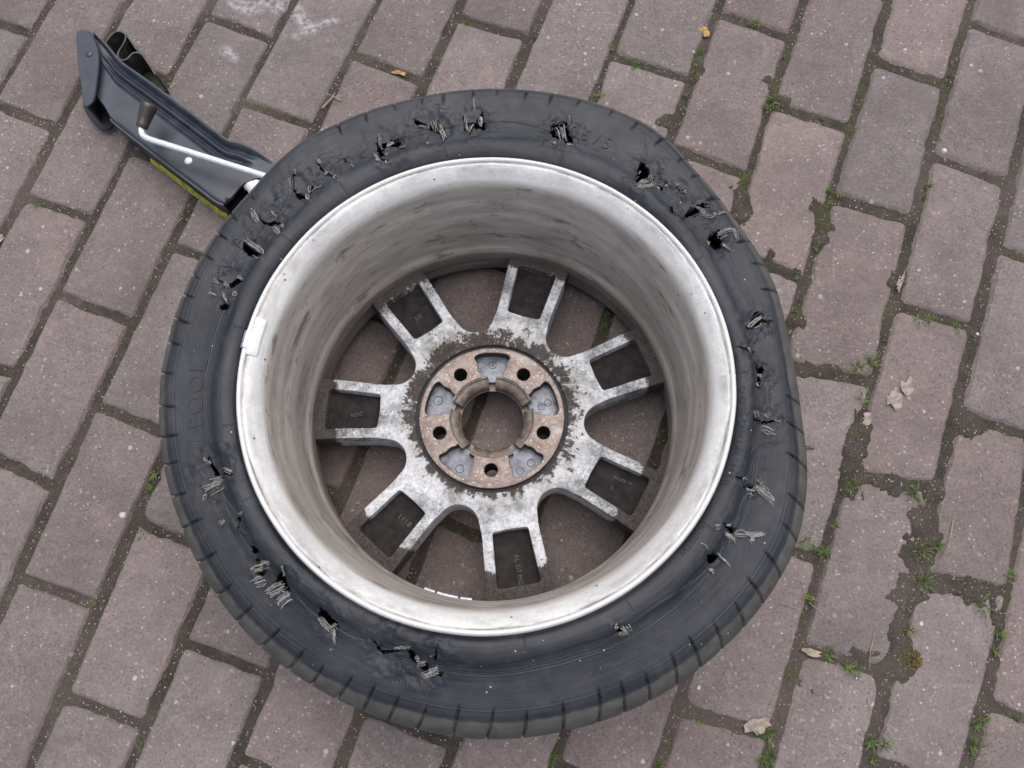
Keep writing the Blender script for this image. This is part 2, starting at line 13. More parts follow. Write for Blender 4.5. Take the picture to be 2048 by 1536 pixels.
TUFTS=[[-621.9,487.1,18],[-81.8,746.4,14],[113.9,703.9,16],[145.8,677.2,22],[95.6,634.9,16],[303.4,737.0,24],[217.2,666.5,10],[207.1,633.5,12],[337.8,687.3,9],[320.0,624.8,28],[312.8,614.0,22],[379.2,596.6,10],[549.6,657.0,11],[538.3,591.8,8],[526.9,566.4,9],[501.9,499.1,18],[497.2,485.4,12],[377.3,496.8,16],[390.9,489.9,13],[372.0,473.0,9],[373.6,456.1,12],[363.0,441.4,14],[356.2,419.4,13],[298.2,398.1,12],[330.4,381.5,12],[323.9,338.4,12],[318.6,287.9,8],[472.4,324.7,22],[484.4,325.9,18],[513.7,311.8,18],[532.6,306.7,9],[427.9,299.8,9],[363.9,262.9,14],[392.5,265.8,24],[408.2,270.1,28],[393.7,225.0,18],[383.7,183.2,20],[378.8,162.0,11],[372.3,124.9,26],[442.2,114.4,28],[348.2,80.6,16],[312.7,61.0,20],[333.1,49.9,22],[323.3,53.8,16],[312.1,0.7,18],[452.1,77.6,8],[441.7,51.5,34],[459.3,58.1,28],[439.2,15.3,34],[418.4,-7.4,18],[418.5,-35.1,16],[503.7,-10.1,30],[536.2,26.1,18],[517.3,-38.2,22],[509.3,-56.6,16],[329.8,-60.5,20],[347.6,-73.5,24],[355.5,-76.0,18],[255.6,-142.6,26],[256.7,-165.0,26],[250.0,-168.5,18],[364.3,-148.3,22],[378.9,-151.2,20],[480.4,-131.9,20],[489.1,-126.9,14],[473.9,-152.9,24],[364.9,-168.1,12],[523.6,-126.8,12],[137.6,-172.8,14],[184.1,-129.2,8],[-438.7,139.8,16],[-441.3,125.1,14],[-447.1,70.5,12],[-490.3,-4.8,10],[-423.4,-149.6,10],[27.2,-165.8,12],[21.8,-170.8,12],[95.3,334.8,14],[91.3,320.8,18],[-78.4,72.8,8],[218.7,696.4,8],[-341.7,619.7,8]]
MOSS=[[235.5,726.5,12],[225.5,700.1,22],[218.0,681.4,18],[416.2,-65.6,24],[331.3,507.6,14],[275.2,511.7,30],[250.3,515.4,20],[413.5,581.9,20],[325.1,632.0,22],[366.0,338.1,16],[93.9,327.1,20],[160.2,185.2,22],[284.5,-81.3,20],[29.9,-163.3,16],[150.5,-157.9,10],[-78.3,67.1,14],[85.8,631.3,16],[300.6,-18.1,14],[363.7,449.4,20]]
DIRT=[[327.8,624.7,18.181818181818183,8.484848484848484],[316.8,650.5,8.484848484848484,18.181818181818183],[364.9,462.9,14.545454545454547,29.090909090909093],[365.0,429.3,12.121212121212121,18.181818181818183],[322.9,325.6,16.96969696969697,12.121212121212121],[347.3,263.0,36.36363636363637,9.696969696969697],[383.3,178.5,15.757575757575758,36.36363636363637],[370.1,131.8,18.181818181818183,24.242424242424242],[426.5,125.9,30.303030303030305,9.696969696969697],[465.3,117.2,13.333333333333334,12.121212121212121],[448.9,74.8,18.181818181818183,30.303030303030305],[433.9,41.5,20.606060606060606,30.303030303030305],[419.1,8.8,20.606060606060606,30.303030303030305],[458.7,16.9,36.36363636363637,12.121212121212121],[495.6,3.4,30.303030303030305,10.90909090909091],[408.8,-34.1,14.545454545454547,30.303030303030305],[399.9,-65.6,15.757575757575758,24.242424242424242],[367.9,-60.4,18.181818181818183,8.484848484848484],[515.2,195.7,24.242424242424242,13.333333333333334],[267.6,491.0,12.121212121212121,18.181818181818183],[268.9,463.8,13.333333333333334,18.181818181818183],[178.3,597.5,10.90909090909091,18.181818181818183],[448.1,376.1,14.545454545454547,15.757575757575758],[309.8,390.2,24.242424242424242,10.90909090909091],[299.1,410.0,8.484848484848484,12.121212121212121],[324.5,166.9,4.848484848484849,6.0606060606060606],[511.9,-18.1,9.696969696969697,24.242424242424242],[226.7,662.7,9.696969696969697,18.181818181818183]]
DEB={"twig":[[-266.2,618.8],[-256.8,628.2],[-251.9,634.0],[-242.5,629.5]],"twig2":[[-256.8,628.2],[-249.5,639.2]],"dry_leaf":[[446.6,361.9],[458.7,383.8]],"flake1":[[437.6,236.9]],"flake2":[[446.3,241.1]],"flake3":[[427.7,226.0]],"flake4":[[395.0,203.4]],"flake5":[[245.7,-132.5]],"orange":[[235.6,728.8]],"ob":[[-167.8,670.1]],"straw1":[[278.4,-4.7],[301.0,-12.8]],"straw2":[[311.1,-4.7],[325.9,-18.1]],"straw3":[[380.9,-34.1],[372.5,-57.8],[370.1,-76.0]],"straw4":[[481.2,86.0],[472.1,58.1],[459.7,38.8]],"straw5":[[366.0,-105.9],[367.6,-121.1]],"leaf2":[[-663.8,439.4]],"leaf3":[[309.3,-57.9]],"peb1":[[432.6,-27.1]],"peb2":[[184.4,-94.4]],"peb3":[[528.6,549.4]],"peb4":[[-469.4,93.4]],"peb5":[[538.5,306.6]],"peb6":[[463.9,212.0]]}
JL=[[-540.0,609.6,48.0],[-528.0,595.8,47.3],[-517.4,577.9,46.7],[-471.1,541.1,46.0],[-424.3,504.4,45.3],[-377.7,468.2,44.7],[-367.2,463.8,44.0],[-359.5,471.4,43.3],[-351.2,486.9,42.7],[-340.4,495.9,42.0]]
JU=[[-553.0,701.4,48.0],[-532.0,678.8,47.3],[-515.2,658.0,46.7],[-473.9,627.8,46.0],[-419.6,585.9,45.3],[-370.1,546.3,44.7],[-350.1,541.6,44.0],[-331.5,531.6,43.3],[-310.4,518.1,42.7],[-293.1,505.5,42.0]]
JPLATE=[[-570.7,695.0,58.0],[-568.5,698.4,58.0],[-561.0,699.8,58.0],[-553.0,697.2,58.0],[-547.8,690.2,58.0],[-539.7,672.2,58.0],[-536.7,659.9,58.0],[-535.4,645.2,58.0],[-535.1,621.0,58.0],[-535.4,600.6,58.0],[-537.6,594.2,58.0],[-544.0,588.6,58.0],[-547.9,591.0,58.0],[-552.3,609.2,58.0],[-558.6,633.4,58.0],[-565.4,665.2,58.0]]
JLOW=[[-576.7,623.2,14.0],[-569.9,608.2,14.0],[-558.0,592.7,14.0],[-546.9,583.3,14.0],[-539.2,583.9,14.0],[-532.0,588.5,14.0],[-531.6,600.3,14.0],[-549.4,622.8,14.0],[-559.5,632.9,14.0],[-570.5,630.6,14.0]]
JS=[[-538.8,686.2,46.0],[-536.8,693.7,46.0],[-532.0,701.2,46.0],[-526.9,706.5,46.0],[-519.3,706.4,46.0],[-512.2,701.5,46.0],[-511.0,695.0,46.0],[-513.4,686.9,46.0],[-517.1,678.4,46.0],[-520.2,672.1,46.0],[-519.1,666.7,46.0],[-514.4,662.9,46.0],[-508.8,663.4,46.0],[-505.6,667.6,46.0],[-502.5,674.0,46.0],[-497.0,675.5,46.0],[-491.3,674.3,46.0],[-487.0,669.5,46.0]]
JW=[[-511.1,700.2,47.0],[-502.8,689.3,47.0],[-497.1,680.6,47.0],[-486.6,669.8,47.0],[-476.7,655.9,47.0],[-467.2,641.6,47.0]]
JROD=[[-290.0,475.2,78.0],[-301.5,479.5,78.0],[-376.3,506.5,76.0],[-423.7,523.9,74.0],[-452.4,534.2,73.0],[-461.2,538.8,72.0],[-465.4,544.3,72.0],[-464.3,549.7,73.0]]
JKNOB=[[-463.7,552.4,73.0],[-454.4,577.0,80.0]]
JRIVET=[[-415.6,521.0,48.0]]
JRIVET2=[[-549.7,664.0,60.0]]
JNUT=[[-343.7,497.1,32.0],[-312.4,475.2,32.0]]
CHALK=[[[-309.0,726.6],[-296.2,737.9],[-269.9,749.2],[-255.3,752.8]],[[-394.1,782.3],[-372.9,771.7],[-346.2,779.2],[-332.3,773.5]],[[-319.2,781.1],[-289.5,737.8]],[[-401.6,708.7],[-387.3,697.1]]]
CAM={"H":0.9827,"x":[0.999815,-0.004696,-0.018642],"y":[0.0,0.969703,-0.244288],"n":[0.019224,0.244243,0.969523]}

H = CAM['H']
CX, CY, CN = CAM['x'], CAM['y'], CAM['n']
cam_data = bpy.data.cameras.new('camera')
cam = bpy.data.objects.new('camera', cam_data)
COL.objects.link(cam)
cam_data.sensor_fit = 'HORIZONTAL'
cam_data.sensor_width = 36.0
cam_data.lens = 29.883
cam_data.clip_start = 0.02
cam_data.clip_end = 500.0
ax_r = Vector((CX[0], -CY[0], -CN[0]))
ax_u = -Vector((CX[1], -CY[1], -CN[1]))
ax_b = -Vector((CX[2], -CY[2], -CN[2]))
M = Matrix.Identity(4)
for i, a in enumerate((ax_r, ax_u, ax_b)):
    for j in range(3):
        M[j][i] = a[j]
M[2][3] = H
cam.matrix_world = M
scene.camera = cam

SUN_EL, SUN_AZ = math.radians(72), math.radians(20)      # azimuth from +Y towards +X
world = bpy.data.worlds.new('World')
scene.world = world
world.use_nodes = True
wt = world.node_tree
wt.nodes.clear()
w_out = wt.nodes.new('ShaderNodeOutputWorld')
w_bg = wt.nodes.new('ShaderNodeBackground')
w_hs = wt.nodes.new('ShaderNodeHueSaturation')
sky = wt.nodes.new('ShaderNodeTexSky')
sky.sky_type = 'NISHITA'
sky.sun_disc = False
sky.sun_elevation = SUN_EL
sky.sun_rotation = SUN_AZ
sky.air_density = 1.0
sky.dust_density = 3.0
w_hs.inputs['Saturation'].default_value = 0.60
w_bg.inputs['Strength'].default_value = 0.13
wt.links.new(sky.outputs['Color'], w_hs.inputs['Color'])
wt.links.new(w_hs.outputs['Color'], w_bg.inputs['Color'])
wt.links.new(w_bg.outputs['Background'], w_out.inputs['Surface'])

sun_data = bpy.data.lights.new('sun', 'SUN')
sun_data.energy = 1.5
sun_data.angle = math.radians(70)
sun_data.color = (1.0, 0.96, 0.92)
sun = bpy.data.objects.new('sun', sun_data)
COL.objects.link(sun)
d = Vector((math.sin(SUN_AZ) * math.cos(SUN_EL), math.cos(SUN_AZ) * math.cos(SUN_EL), math.sin(SUN_EL)))
sun.rotation_euler = d.to_track_quat('Z', 'Y').to_euler()
sun.location = d * 5

scene.view_settings.view_transform = 'Standard'
scene.view_settings.look = 'None'
scene.view_settings.exposure = 0.70
scene.view_settings.gamma = 1.0
scene.view_settings.use_curve_mapping = False

random.seed(5)
rng = np.random.default_rng(11)


# ------------------------------------------------------------------ helpers
def link(o, parent=None):
    COL.objects.link(o)
    if parent is not None:
        o.parent = parent
    return o


def tag(o, label=None, cat=None, group=None, kind=None):
    if label: o['label'] = label
    if cat: o['category'] = cat
    if group: o['group'] = group
    if kind: o['kind'] = kind
    return o


def empty(name, loc=(0, 0, 0)):
    o = bpy.data.objects.new(name, None)
    o.location = loc
    o.empty_display_size = 0.05
    return link(o)


def mesh_obj(name, verts, faces, mats=None, parent=None, smooth=True, fmat=None, origin=(0, 0, 0), uvs=None, flat_deg=None):
    v = np.asarray(verts, dtype=np.float64).reshape(-1, 3) - np.asarray(origin)
    me = bpy.data.meshes.new(name)
    if isinstance(faces, np.ndarray) and faces.ndim == 2:
        k = faces.shape[1]
        nf = len(faces)
        me.vertices.add(len(v))
        me.vertices.foreach_set('co', v.astype(np.float32).ravel())
        me.loops.add(nf * k)
        me.loops.foreach_set('vertex_index', faces.astype(np.int32).ravel())
        me.polygons.add(nf)
        me.polygons.foreach_set('loop_start', np.arange(0, nf * k, k, dtype=np.int32))
        me.polygons.foreach_set('loop_total', np.full(nf, k, dtype=np.int32))
        me.update(calc_edges=True)
    else:
        me.from_pydata([tuple(map(float, p)) for p in v], [], [tuple(int(i) for i in f) for f in faces])
        me.update()
    if mats is not None:
        for m in (mats if isinstance(mats, (list, tuple)) else [mats]):
            me.materials.append(m)
    n = len(me.polygons)
    if fmat is not None:
        me.polygons.foreach_set('material_index', np.asarray(fmat, dtype=np.int32))
    me.polygons.foreach_set('use_smooth', np.full(n, bool(smooth)))
    if uvs is not None:
        ul = me.uv_layers.new(name='UVMap')
        ul.data.foreach_set('uv', np.asarray(uvs, dtype=np.float32).ravel())
    if smooth and flat_deg:
        try:
            me.set_sharp_from_angle(angle=math.radians(flat_deg))
        except Exception:
            pass
    o = bpy.data.objects.new(name, me)
    link(o, parent)
    if parent is None:
        o.location = origin
    return o


def _hash(ix, iy, seed):
    h = (ix.astype(np.int64) * 374761393 + iy.astype(np.int64) * 668265263 + seed * 982451653) & 0xFFFFFFFF
    h = ((h ^ (h >> 13)) * 1274126177) & 0xFFFFFFFF
    h = h ^ (h >> 16)
    return (h & 0xFFFFFF) / float(0xFFFFFF) * 2 - 1


def vnoise(x, y, seed=0):
    x = np.asarray(x, float); y = np.asarray(y, float)
    ix = np.floor(x); iy = np.floor(y)
    fx = x - ix; fy = y - iy
    fx = fx * fx * (3 - 2 * fx); fy = fy * fy * (3 - 2 * fy)
    a = _hash(ix, iy, seed); b = _hash(ix + 1, iy, seed); c = _hash(ix, iy + 1, seed); dd = _hash(ix + 1, iy + 1, seed)
    return (a * (1 - fx) + b * fx) * (1 - fy) + (c * (1 - fx) + dd * fx) * fy


def fbm(x, y, octv=4, seed=0):
    s = 0; a = 1; t = 0
    for k in range(octv):
        s = s + a * vnoise(x * 2 ** k, y * 2 ** k, seed + k); t += a; a *= .5
    return s / t


def in_poly(px, py, poly):
    r = np.zeros(px.shape, bool)
    n = len(poly); j = n - 1
    for i in range(n):
        xi, yi = poly[i]; xj, yj = poly[j]
        c = ((yi > py) != (yj > py)) & (px < (xj - xi) * (py - yi) / (yj - yi + 1e-12) + xi)
        r ^= c
        j = i
    return r


def tube(path, rad, sides=5, cap=True):
    """verts, faces of a tube along path (list of 3-vectors); rad a number or one per point"""
    P = np.asarray(path, float); n = len(P)
    R = np.broadcast_to(np.asarray(rad, float), (n,))
    T = np.gradient(P, axis=0); T /= np.linalg.norm(T, axis=1)[:, None] + 1e-12
    up = np.array([0, 0, 1.0]) if abs(T[0][2]) < .9 else np.array([1.0, 0, 0])
    vs, fs = [], []
    a = np.cross(T[0], up); a /= np.linalg.norm(a)
    for i in range(n):
        a = a - T[i] * (a @ T[i]); a /= np.linalg.norm(a) + 1e-12
        b = np.cross(T[i], a)
        for k in range(sides):
            an = 2 * math.pi * k / sides
            vs.append(P[i] + R[i] * (math.cos(an) * a + math.sin(an) * b))
    for i in range(n - 1):
        for k in range(sides):
            k2 = (k + 1) % sides
            fs.append((i * sides + k, i * sides + k2, (i + 1) * sides + k2, (i + 1) * sides + k))
    if cap:
        fs.append(tuple(range(sides))[::-1]); fs.append(tuple((n - 1) * sides + k for k in range(sides)))
    return vs, fs


class MB:
    def __init__(self): self.v = []; self.f = []; self.m = []
    def add(self, vf, mi=0):
        v, f = vf
        o = len(self.v)
        self.v += [tuple(map(float, p)) for p in v]
        self.f += [tuple(int(i) + o for i in q) for q in f]
        self.m += [mi] * len(f)
        return self
    def build(self, name, mats, parent=None, smooth=True, origin=(0, 0, 0), flat_deg=35):
        return mesh_obj(name, self.v, self.f, mats, parent, smooth, self.m, origin, None, flat_deg)


# ------------------------------------------------------------------ material helpers
class NT:
    def __init__(self, name):
        self.m = bpy.data.materials.new(name)
        self.m.use_nodes = True
        self.t = self.m.node_tree
        self.t.nodes.clear()
        self.out = self.t.nodes.new('ShaderNodeOutputMaterial')
        self.b = self.t.nodes.new('ShaderNodeBsdfPrincipled')
        self.t.links.new(self.b.outputs[0], self.out.inputs[0])
    def n(self, kind, **kw):
        nd = self.t.nodes.new(kind)
        for k, v in kw.items(): setattr(nd, k, v)
        return nd
    def l(self, a, b): self.t.links.new(a, b)
    def inp(self, sock, v):
        if hasattr(v, 'node'): self.l(v, sock)
        elif isinstance(v, (tuple, list)) and len(v) == 3 and sock.type == 'RGBA': sock.default_value = (*v, 1)
        else: sock.default_value = v
    def coord(self, what='Object'):
        return self.n('ShaderNodeTexCoord').outputs[what]
    def pos(self):
        return self.n('ShaderNodeNewGeometry').outputs['Position']
    def math(self, op, a, b=0.0, c=None, clamp=False):
        nd = self.n('ShaderNodeMath', operation=op, use_clamp=clamp)
        self.inp(nd.inputs[0], a); self.inp(nd.inputs[1], b)
        if c is not None: self.inp(nd.inputs[2], c)
        return nd.outputs[0]
    def mapr(self, v, a, b, c=0.0, dd=1.0, smooth=False):
        nd = self.n('ShaderNodeMapRange')
        if smooth: nd.interpolation_type = 'SMOOTHSTEP'
        self.inp(nd.inputs[0], v)
        for i, q in enumerate((a, b, c, dd)): nd.inputs[i + 1].default_value = q
        return nd.outputs[0]
    def noise(self, vec, scale, detail=4, rough=.55, out=0):
        nd = self.n('ShaderNodeTexNoise')
        self.l(vec, nd.inputs['Vector'])
        nd.inputs['Scale'].default_value = scale
        nd.inputs['Detail'].default_value = detail
        nd.inputs['Roughness'].default_value = rough
        return nd.outputs[out]
    def vor(self, vec, scale, feature='F1'):
        nd = self.n('ShaderNodeTexVoronoi', feature=feature)
        self.l(vec, nd.inputs['Vector'])
        nd.inputs['Scale'].default_value = scale
        return nd
    def mix(self, f, a, b, blend='MIX'):
        nd = self.n('ShaderNodeMix', data_type='RGBA', blend_type=blend)
        self.inp(nd.inputs[0], f)
        self.inp(nd.inputs[6], a); self.inp(nd.inputs[7], b)
        return nd.outputs[2]
    def sep(self, v):
        nd = self.n('ShaderNodeSeparateXYZ'); self.l(v, nd.inputs[0]); return nd.outputs
    def comb(self, x, y, z=0.0):
        nd = self.n('ShaderNodeCombineXYZ')
        self.inp(nd.inputs[0], x); self.inp(nd.inputs[1], y); self.inp(nd.inputs[2], z)
        return nd.outputs[0]
    def scalev(self, v, s):
        nd = self.n('ShaderNodeVectorMath', operation='MULTIPLY'); self.l(v, nd.inputs[0]); nd.inputs[1].default_value = s
        return nd.outputs[0]
    def addv(self, v, w):
        nd = self.n('ShaderNodeVectorMath', operation='ADD'); self.l(v, nd.inputs[0]); self.inp(nd.inputs[1], w)
        return nd.outputs[0]
    def bump(self, h, strength=.5, dist=.001, normal=None):
        nd = self.n('ShaderNodeBump')
        nd.inputs['Strength'].default_value = strength
        nd.inputs['Distance'].default_value = dist
        self.l(h, nd.inputs['Height'])
        if normal is not None: self.l(normal, nd.inputs['Normal'])
        return nd.outputs[0]
    def done(self, color=None, rough=None, metal=None, normal=None, spec=None):
        if color is not None: self.inp(self.b.inputs['Base Color'], color)
        if rough is not None: self.inp(self.b.inputs['Roughness'], rough)
        if metal is not None: self.inp(self.b.inputs['Metallic'], metal)
        if spec is not None: self.inp(self.b.inputs['Specular IOR Level'], spec)
        if normal is not None: self.l(normal, self.b.inputs['Normal'])
        return self.m


def simple(name, col, rough=.5, metal=0.0, var=.15, scale=200, bump=0.0, spec=.5):
    t = NT(name)
    p = t.coord('Object')
    n = t.noise(p, scale, 5)
    dark = tuple(c * (1 - var * 1.6) for c in col); light = tuple(min(1, c * (1 + var * 1.6)) for c in col)
    c = t.mix(t.mapr(n, .3, .7), dark, light)
    nrm = t.bump(n, bump, .001) if bump else None
    return t.done(c, t.mapr(n, .3, .7, rough - .08, rough + .08), metal, nrm, spec)


# ------------------------------------------------------------------ materials
def mat_brick():
    t = NT('concrete_paver')
    P = t.pos()
    oi = t.n('ShaderNodeObjectInfo')
    rnd = oi.outputs['Random']
    x = t.sep(P)
    # per-brick tint, a broad drift from grey (left) to brown-pink (right)
    drift = t.math('ADD', t.noise(P, 2.2, 2), t.math('MULTIPLY', x[0], .35))
    tint = t.math('ADD', t.math('MULTIPLY', rnd, .8), t.math('MULTIPLY', drift, .75), clamp=False)
    base = t.mix(t.mapr(tint, .25, 1.15), (.186, .155, .149), (.205, .146, .135))
    val = t.mapr(t.math('FRACT', t.math('MULTIPLY', rnd, 7.31)), 0, 1, .88, 1.09)
    # grain of the worn concrete
    g1 = t.noise(P, 300, 7, .72)
    g2 = t.noise(P, 90, 5, .6)
    g3 = t.noise(P, 22, 4, .6)
    c = t.mix(t.mapr(g1, .38, .64), t.mix(.50, base, (.06, .05, .048)), t.mix(.22, base, (.36, .33, .32)))
    c = t.mix(t.mapr(g2, .38, .64), t.mix(.35, c, (.085, .07, .066)), c)
    c = t.mix(t.mapr(g3, .35, .75, 0, .35), c, (.24, .20, .185))
    # aggregate grains: tan, grey, reddish, near-white
    PW = t.addv(P, t.scalev(t.noise(P, 260, 3, .6, 1), (.0042, .0042, .0)))
    v1 = t.vor(PW, 210)
    cs = t.n('ShaderNodeSeparateColor'); t.l(v1.outputs['Color'], cs.inputs[0])
    grain = t.math('MULTIPLY', t.math('LESS_THAN', v1.outputs['Distance'], t.mapr(cs.outputs[0], 0, 1, .05, .42)), t.math('GREATER_THAN', cs.outputs[1], .58))
    gcol = t.mix(cs.outputs[2], (.14, .10, .095), (.34, .29, .27))
    c = t.mix(t.math('MULTIPLY', grain, .7), c, gcol)
    v2 = t.vor(PW, 120)
    cs2 = t.n('ShaderNodeSeparateColor'); t.l(v2.outputs['Color'], cs2.inputs[0])
    big = t.math('MULTIPLY', t.math('LESS_THAN', v2.outputs['Distance'], t.mapr(cs2.outputs[0], 0, 1, .05, .34)), t.math('GREATER_THAN', cs2.outputs[1], .90))
    c = t.mix(t.math('MULTIPLY', big, .55), c, t.mix(cs2.outputs[2], (.30, .22, .19), (.52, .50, .48)))
    v3 = t.vor(t.addv(P, t.scalev(t.noise(P, 520, 2, .6, 1), (.003, .003, .0))), 360)
    cs3 = t.n('ShaderNodeSeparateColor'); t.l(v3.outputs['Color'], cs3.inputs[0])
    wht = t.math('MULTIPLY', t.math('LESS_THAN', v3.outputs['Distance'], t.mapr(cs3.outputs[2], 0, 1, .10, .36)), t.math('GREATER_THAN', cs3.outputs[1], .94))
    c = t.mix(t.math('MULTIPLY', wht, .55), c, (.62, .60, .58))
    drk = t.math('MULTIPLY', t.math('LESS_THAN', v3.outputs['Distance'], .4), t.math('GREATER_THAN', cs3.outputs[0], .95))
    c = t.mix(t.math('MULTIPLY', drk, .55), c, (.04, .035, .035))
    # blotchy weathering
    blot = t.noise(P, 9, 5, .65)
    c = t.mix(t.mapr(blot, .47, .66, 0, .5), c, (.105, .085, .080))
    c = t.mix(t.mapr(t.noise(P, 14, 6, .7), .56, .70, 0, .35), c, (.27, .205, .185))
    # smears of white chalk
    def seg(pts):
        d = None
        for a, b in zip(pts, pts[1:]):
            ax_, ay_ = a; bx, by = b
            L2 = (bx - ax_) ** 2 + (by - ay_) ** 2 + 1e-9
            px = t.math('SUBTRACT', x[0], ax_); py = t.math('SUBTRACT', x[1], ay_)
            h = t.math('DIVIDE', t.math('ADD', t.math('MULTIPLY', px, bx - ax_), t.math('MULTIPLY', py, by - ay_)), L2, clamp=True)
            dx = t.math('SUBTRACT', px, t.math('MULTIPLY', h, bx - ax_)); dy = t.math('SUBTRACT', py, t.math('MULTIPLY', h, by - ay_))
            q = t.math('SQRT', t.math('ADD', t.math('MULTIPLY', dx, dx), t.math('MULTIPLY', dy, dy)))
            d = q if d is None else t.math('MINIMUM', d, q)
        return d
    dd = None
    for k, pts in enumerate(CHALK):
        q = t.math('SUBTRACT', seg([(a / 1000, b / 1000) for a, b in pts]), (.0, .006, .004, .002)[k])
        dd = q if dd is None else t.math('MINIMUM', dd, q)
    ch = t.math('MULTIPLY', t.mapr(dd, .0005, .0085, 1, 0), t.mapr(t.noise(P, 130, 5, .7), .40, .62))
    c = t.mix(t.math('MULTIPLY', ch, .42), c, (.62, .58, .60))
    mul = t.n('ShaderNodeMix', data_type='RGBA', blend_type='MULTIPLY'); mul.inputs[0].default_value = 1
    t.l(c, mul.inputs[6]); cv = t.n('ShaderNodeCombineColor')
    for i in range(3): t.l(val, cv.inputs[i])
    t.l(cv.outputs[0], mul.inputs[7])
    hgt = t.math('ADD', t.math('MULTIPLY', g1, .8), t.math('ADD', t.math('MULTIPLY', g2, 1.2), t.math('MULTIPLY', grain, .25)))
    nrm = t.bump(hgt, .85, .0016)
    return t.done(mul.outputs[2], .86, 0.0, nrm, .3)


def mat_sand():
    t = NT('joint_dirt')
    P = t.pos()
    at = t.n('ShaderNodeAttribute', attribute_name='moss')
    tn = t.n('ShaderNodeAttribute', attribute_name='tan')
    g = t.noise(P, 520, 5, .65); g2 = t.noise(P, 60, 4)
    c = t.mix(t.mapr(g, .35, .68), (.030, .0245, .021), (.098, .081, .066))
    c = t.mix(t.mapr(g2, .4, .7), c, t.mix(.6, c, (.035, .03, .026)))
    c = t.mix(t.mapr(t.noise(P, 24, 5, .65), .5, .68, 0, .55), c, (.022, .021, .015))
    v = t.vor(P, 430)
    cs = t.n('ShaderNodeSeparateColor'); t.l(v.outputs['Color'], cs.inputs[0])
    sp = t.math('MULTIPLY', t.math('LESS_THAN', v.outputs['Distance'], t.mapr(cs.outputs[0], 0, 1, .12, .40)), t.math('GREATER_THAN', cs.outputs[1], .80))
    c = t.mix(t.math('MULTIPLY', sp, .8), c, t.mix(cs.outputs[2], (.28, .22, .16), (.5, .46, .40)))
    c = t.mix(t.math('MULTIPLY', tn.outputs['Fac'], .22), c, (.17, .135, .12))
    mossc = t.mix(t.mapr(g, .35, .65), (.026, .032, .010), (.075, .082, .028))
    c = t.mix(t.math('MULTIPLY', at.outputs['Fac'], t.mapr(t.noise(P, 160, 4), .35, .6), clamp=True), c, mossc)
    nrm = t.bump(t.math('ADD', g, t.math('MULTIPLY', sp, .3)), .8, .0015)
    return t.done(c, .95, 0.0, nrm, .15)


def mat_tyre():
    t = NT('worn_rubber')
    uv = t.coord('UV')
    P = t.coord('Object')
    s = t.sep(uv)
    st = t.noise(t.comb(t.math('MULTIPLY', s[0], 9), t.math('MULTIPLY', s[1], 60)), 1.0, 5, .6)
    n1 = t.noise(P, 60, 5, .6)
    n2 = t.noise(P, 900, 3, .6)
    n3 = t.noise(P, 11, 4, .6)
    c = t.mix(t.mapr(st, .35, .7), (.0075, .0090, .0132), (.021, .0235, .0300))
    c = t.mix(t.mapr(n3, .42, .72, 0, .75), c, (.040, .041, .047))
    c = t.mix(t.mapr(n1, .52, .8, 0, .5), c, (.058, .054, .051))
    # scuffed, dusty shoulder where the tread begins
    edge = t.math('ADD', s[1], t.math('MULTIPLY', t.math('SUBTRACT', n1, .5), .22))
    sh = t.mapr(edge, 1.02, 1.12)
    c = t.mix(t.math('MULTIPLY', sh, .9), c, t.mix(t.mapr(n1, .3, .7), (.046, .044, .041), (.088, .082, .075)))
    # fine rubbed ticks of cord showing through, along a band of the sidewall
    tick = t.n('ShaderNodeTexWave'); tick.inputs['Scale'].default_value = 1.0; tick.inputs['Distortion'].default_value = .6
    t.l(t.comb(t.math('MULTIPLY', s[0], 95), t.math('MULTIPLY', s[1], 3)), tick.inputs['Vector'])
    band = t.math('MULTIPLY', t.mapr(s[1], .50, .56), t.mapr(s[1], .70, .80, 1, 0))
    worn = t.mapr(t.noise(t.comb(t.math('MULTIPLY', s[0], 9), t.math('MULTIPLY', s[1], 9)), 1, 4), .56, .68)
    bt = t.math('MULTIPLY', t.math('MULTIPLY', band, worn), t.mapr(tick.outputs['Fac'], .55, .95))
    tk = t.math('MULTIPLY', bt, t.mapr(t.noise(P, 420, 3), .54, .66))
    c = t.mix(t.math('MULTIPLY', bt, .25), c, (.085, .075, .065))
    c = t.mix(t.math('MULTIPLY', tk, .55), c, (.27, .22, .18))
    v = t.vor(P, 230)
    cs = t.n('ShaderNodeSeparateColor'); t.l(v.outputs['Color'], cs.inputs[0])
    dens = t.mapr(t.noise(P, 14, 2), .35, .7, 0.999, .968)
    sp = t.math('MULTIPLY', t.math('LESS_THAN', v.outputs['Distance'], .17), t.math('GREATER_THAN', cs.outputs[1], dens))
    c = t.mix(t.math('MULTIPLY', sp, .8), c, (.42, .39, .36))
    h = t.math('ADD', t.math('MULTIPLY', n2, .5), t.math('ADD', t.math('MULTIPLY', st, .7), t.math('MULTIPLY', bt, .8)))
    nrm = t.bump(h, .38, .0007)
    return t.done(c, t.mapr(n1, .3, .7, .50, .68), 0.0, nrm, .42)


ARC_LEDGE = .1585


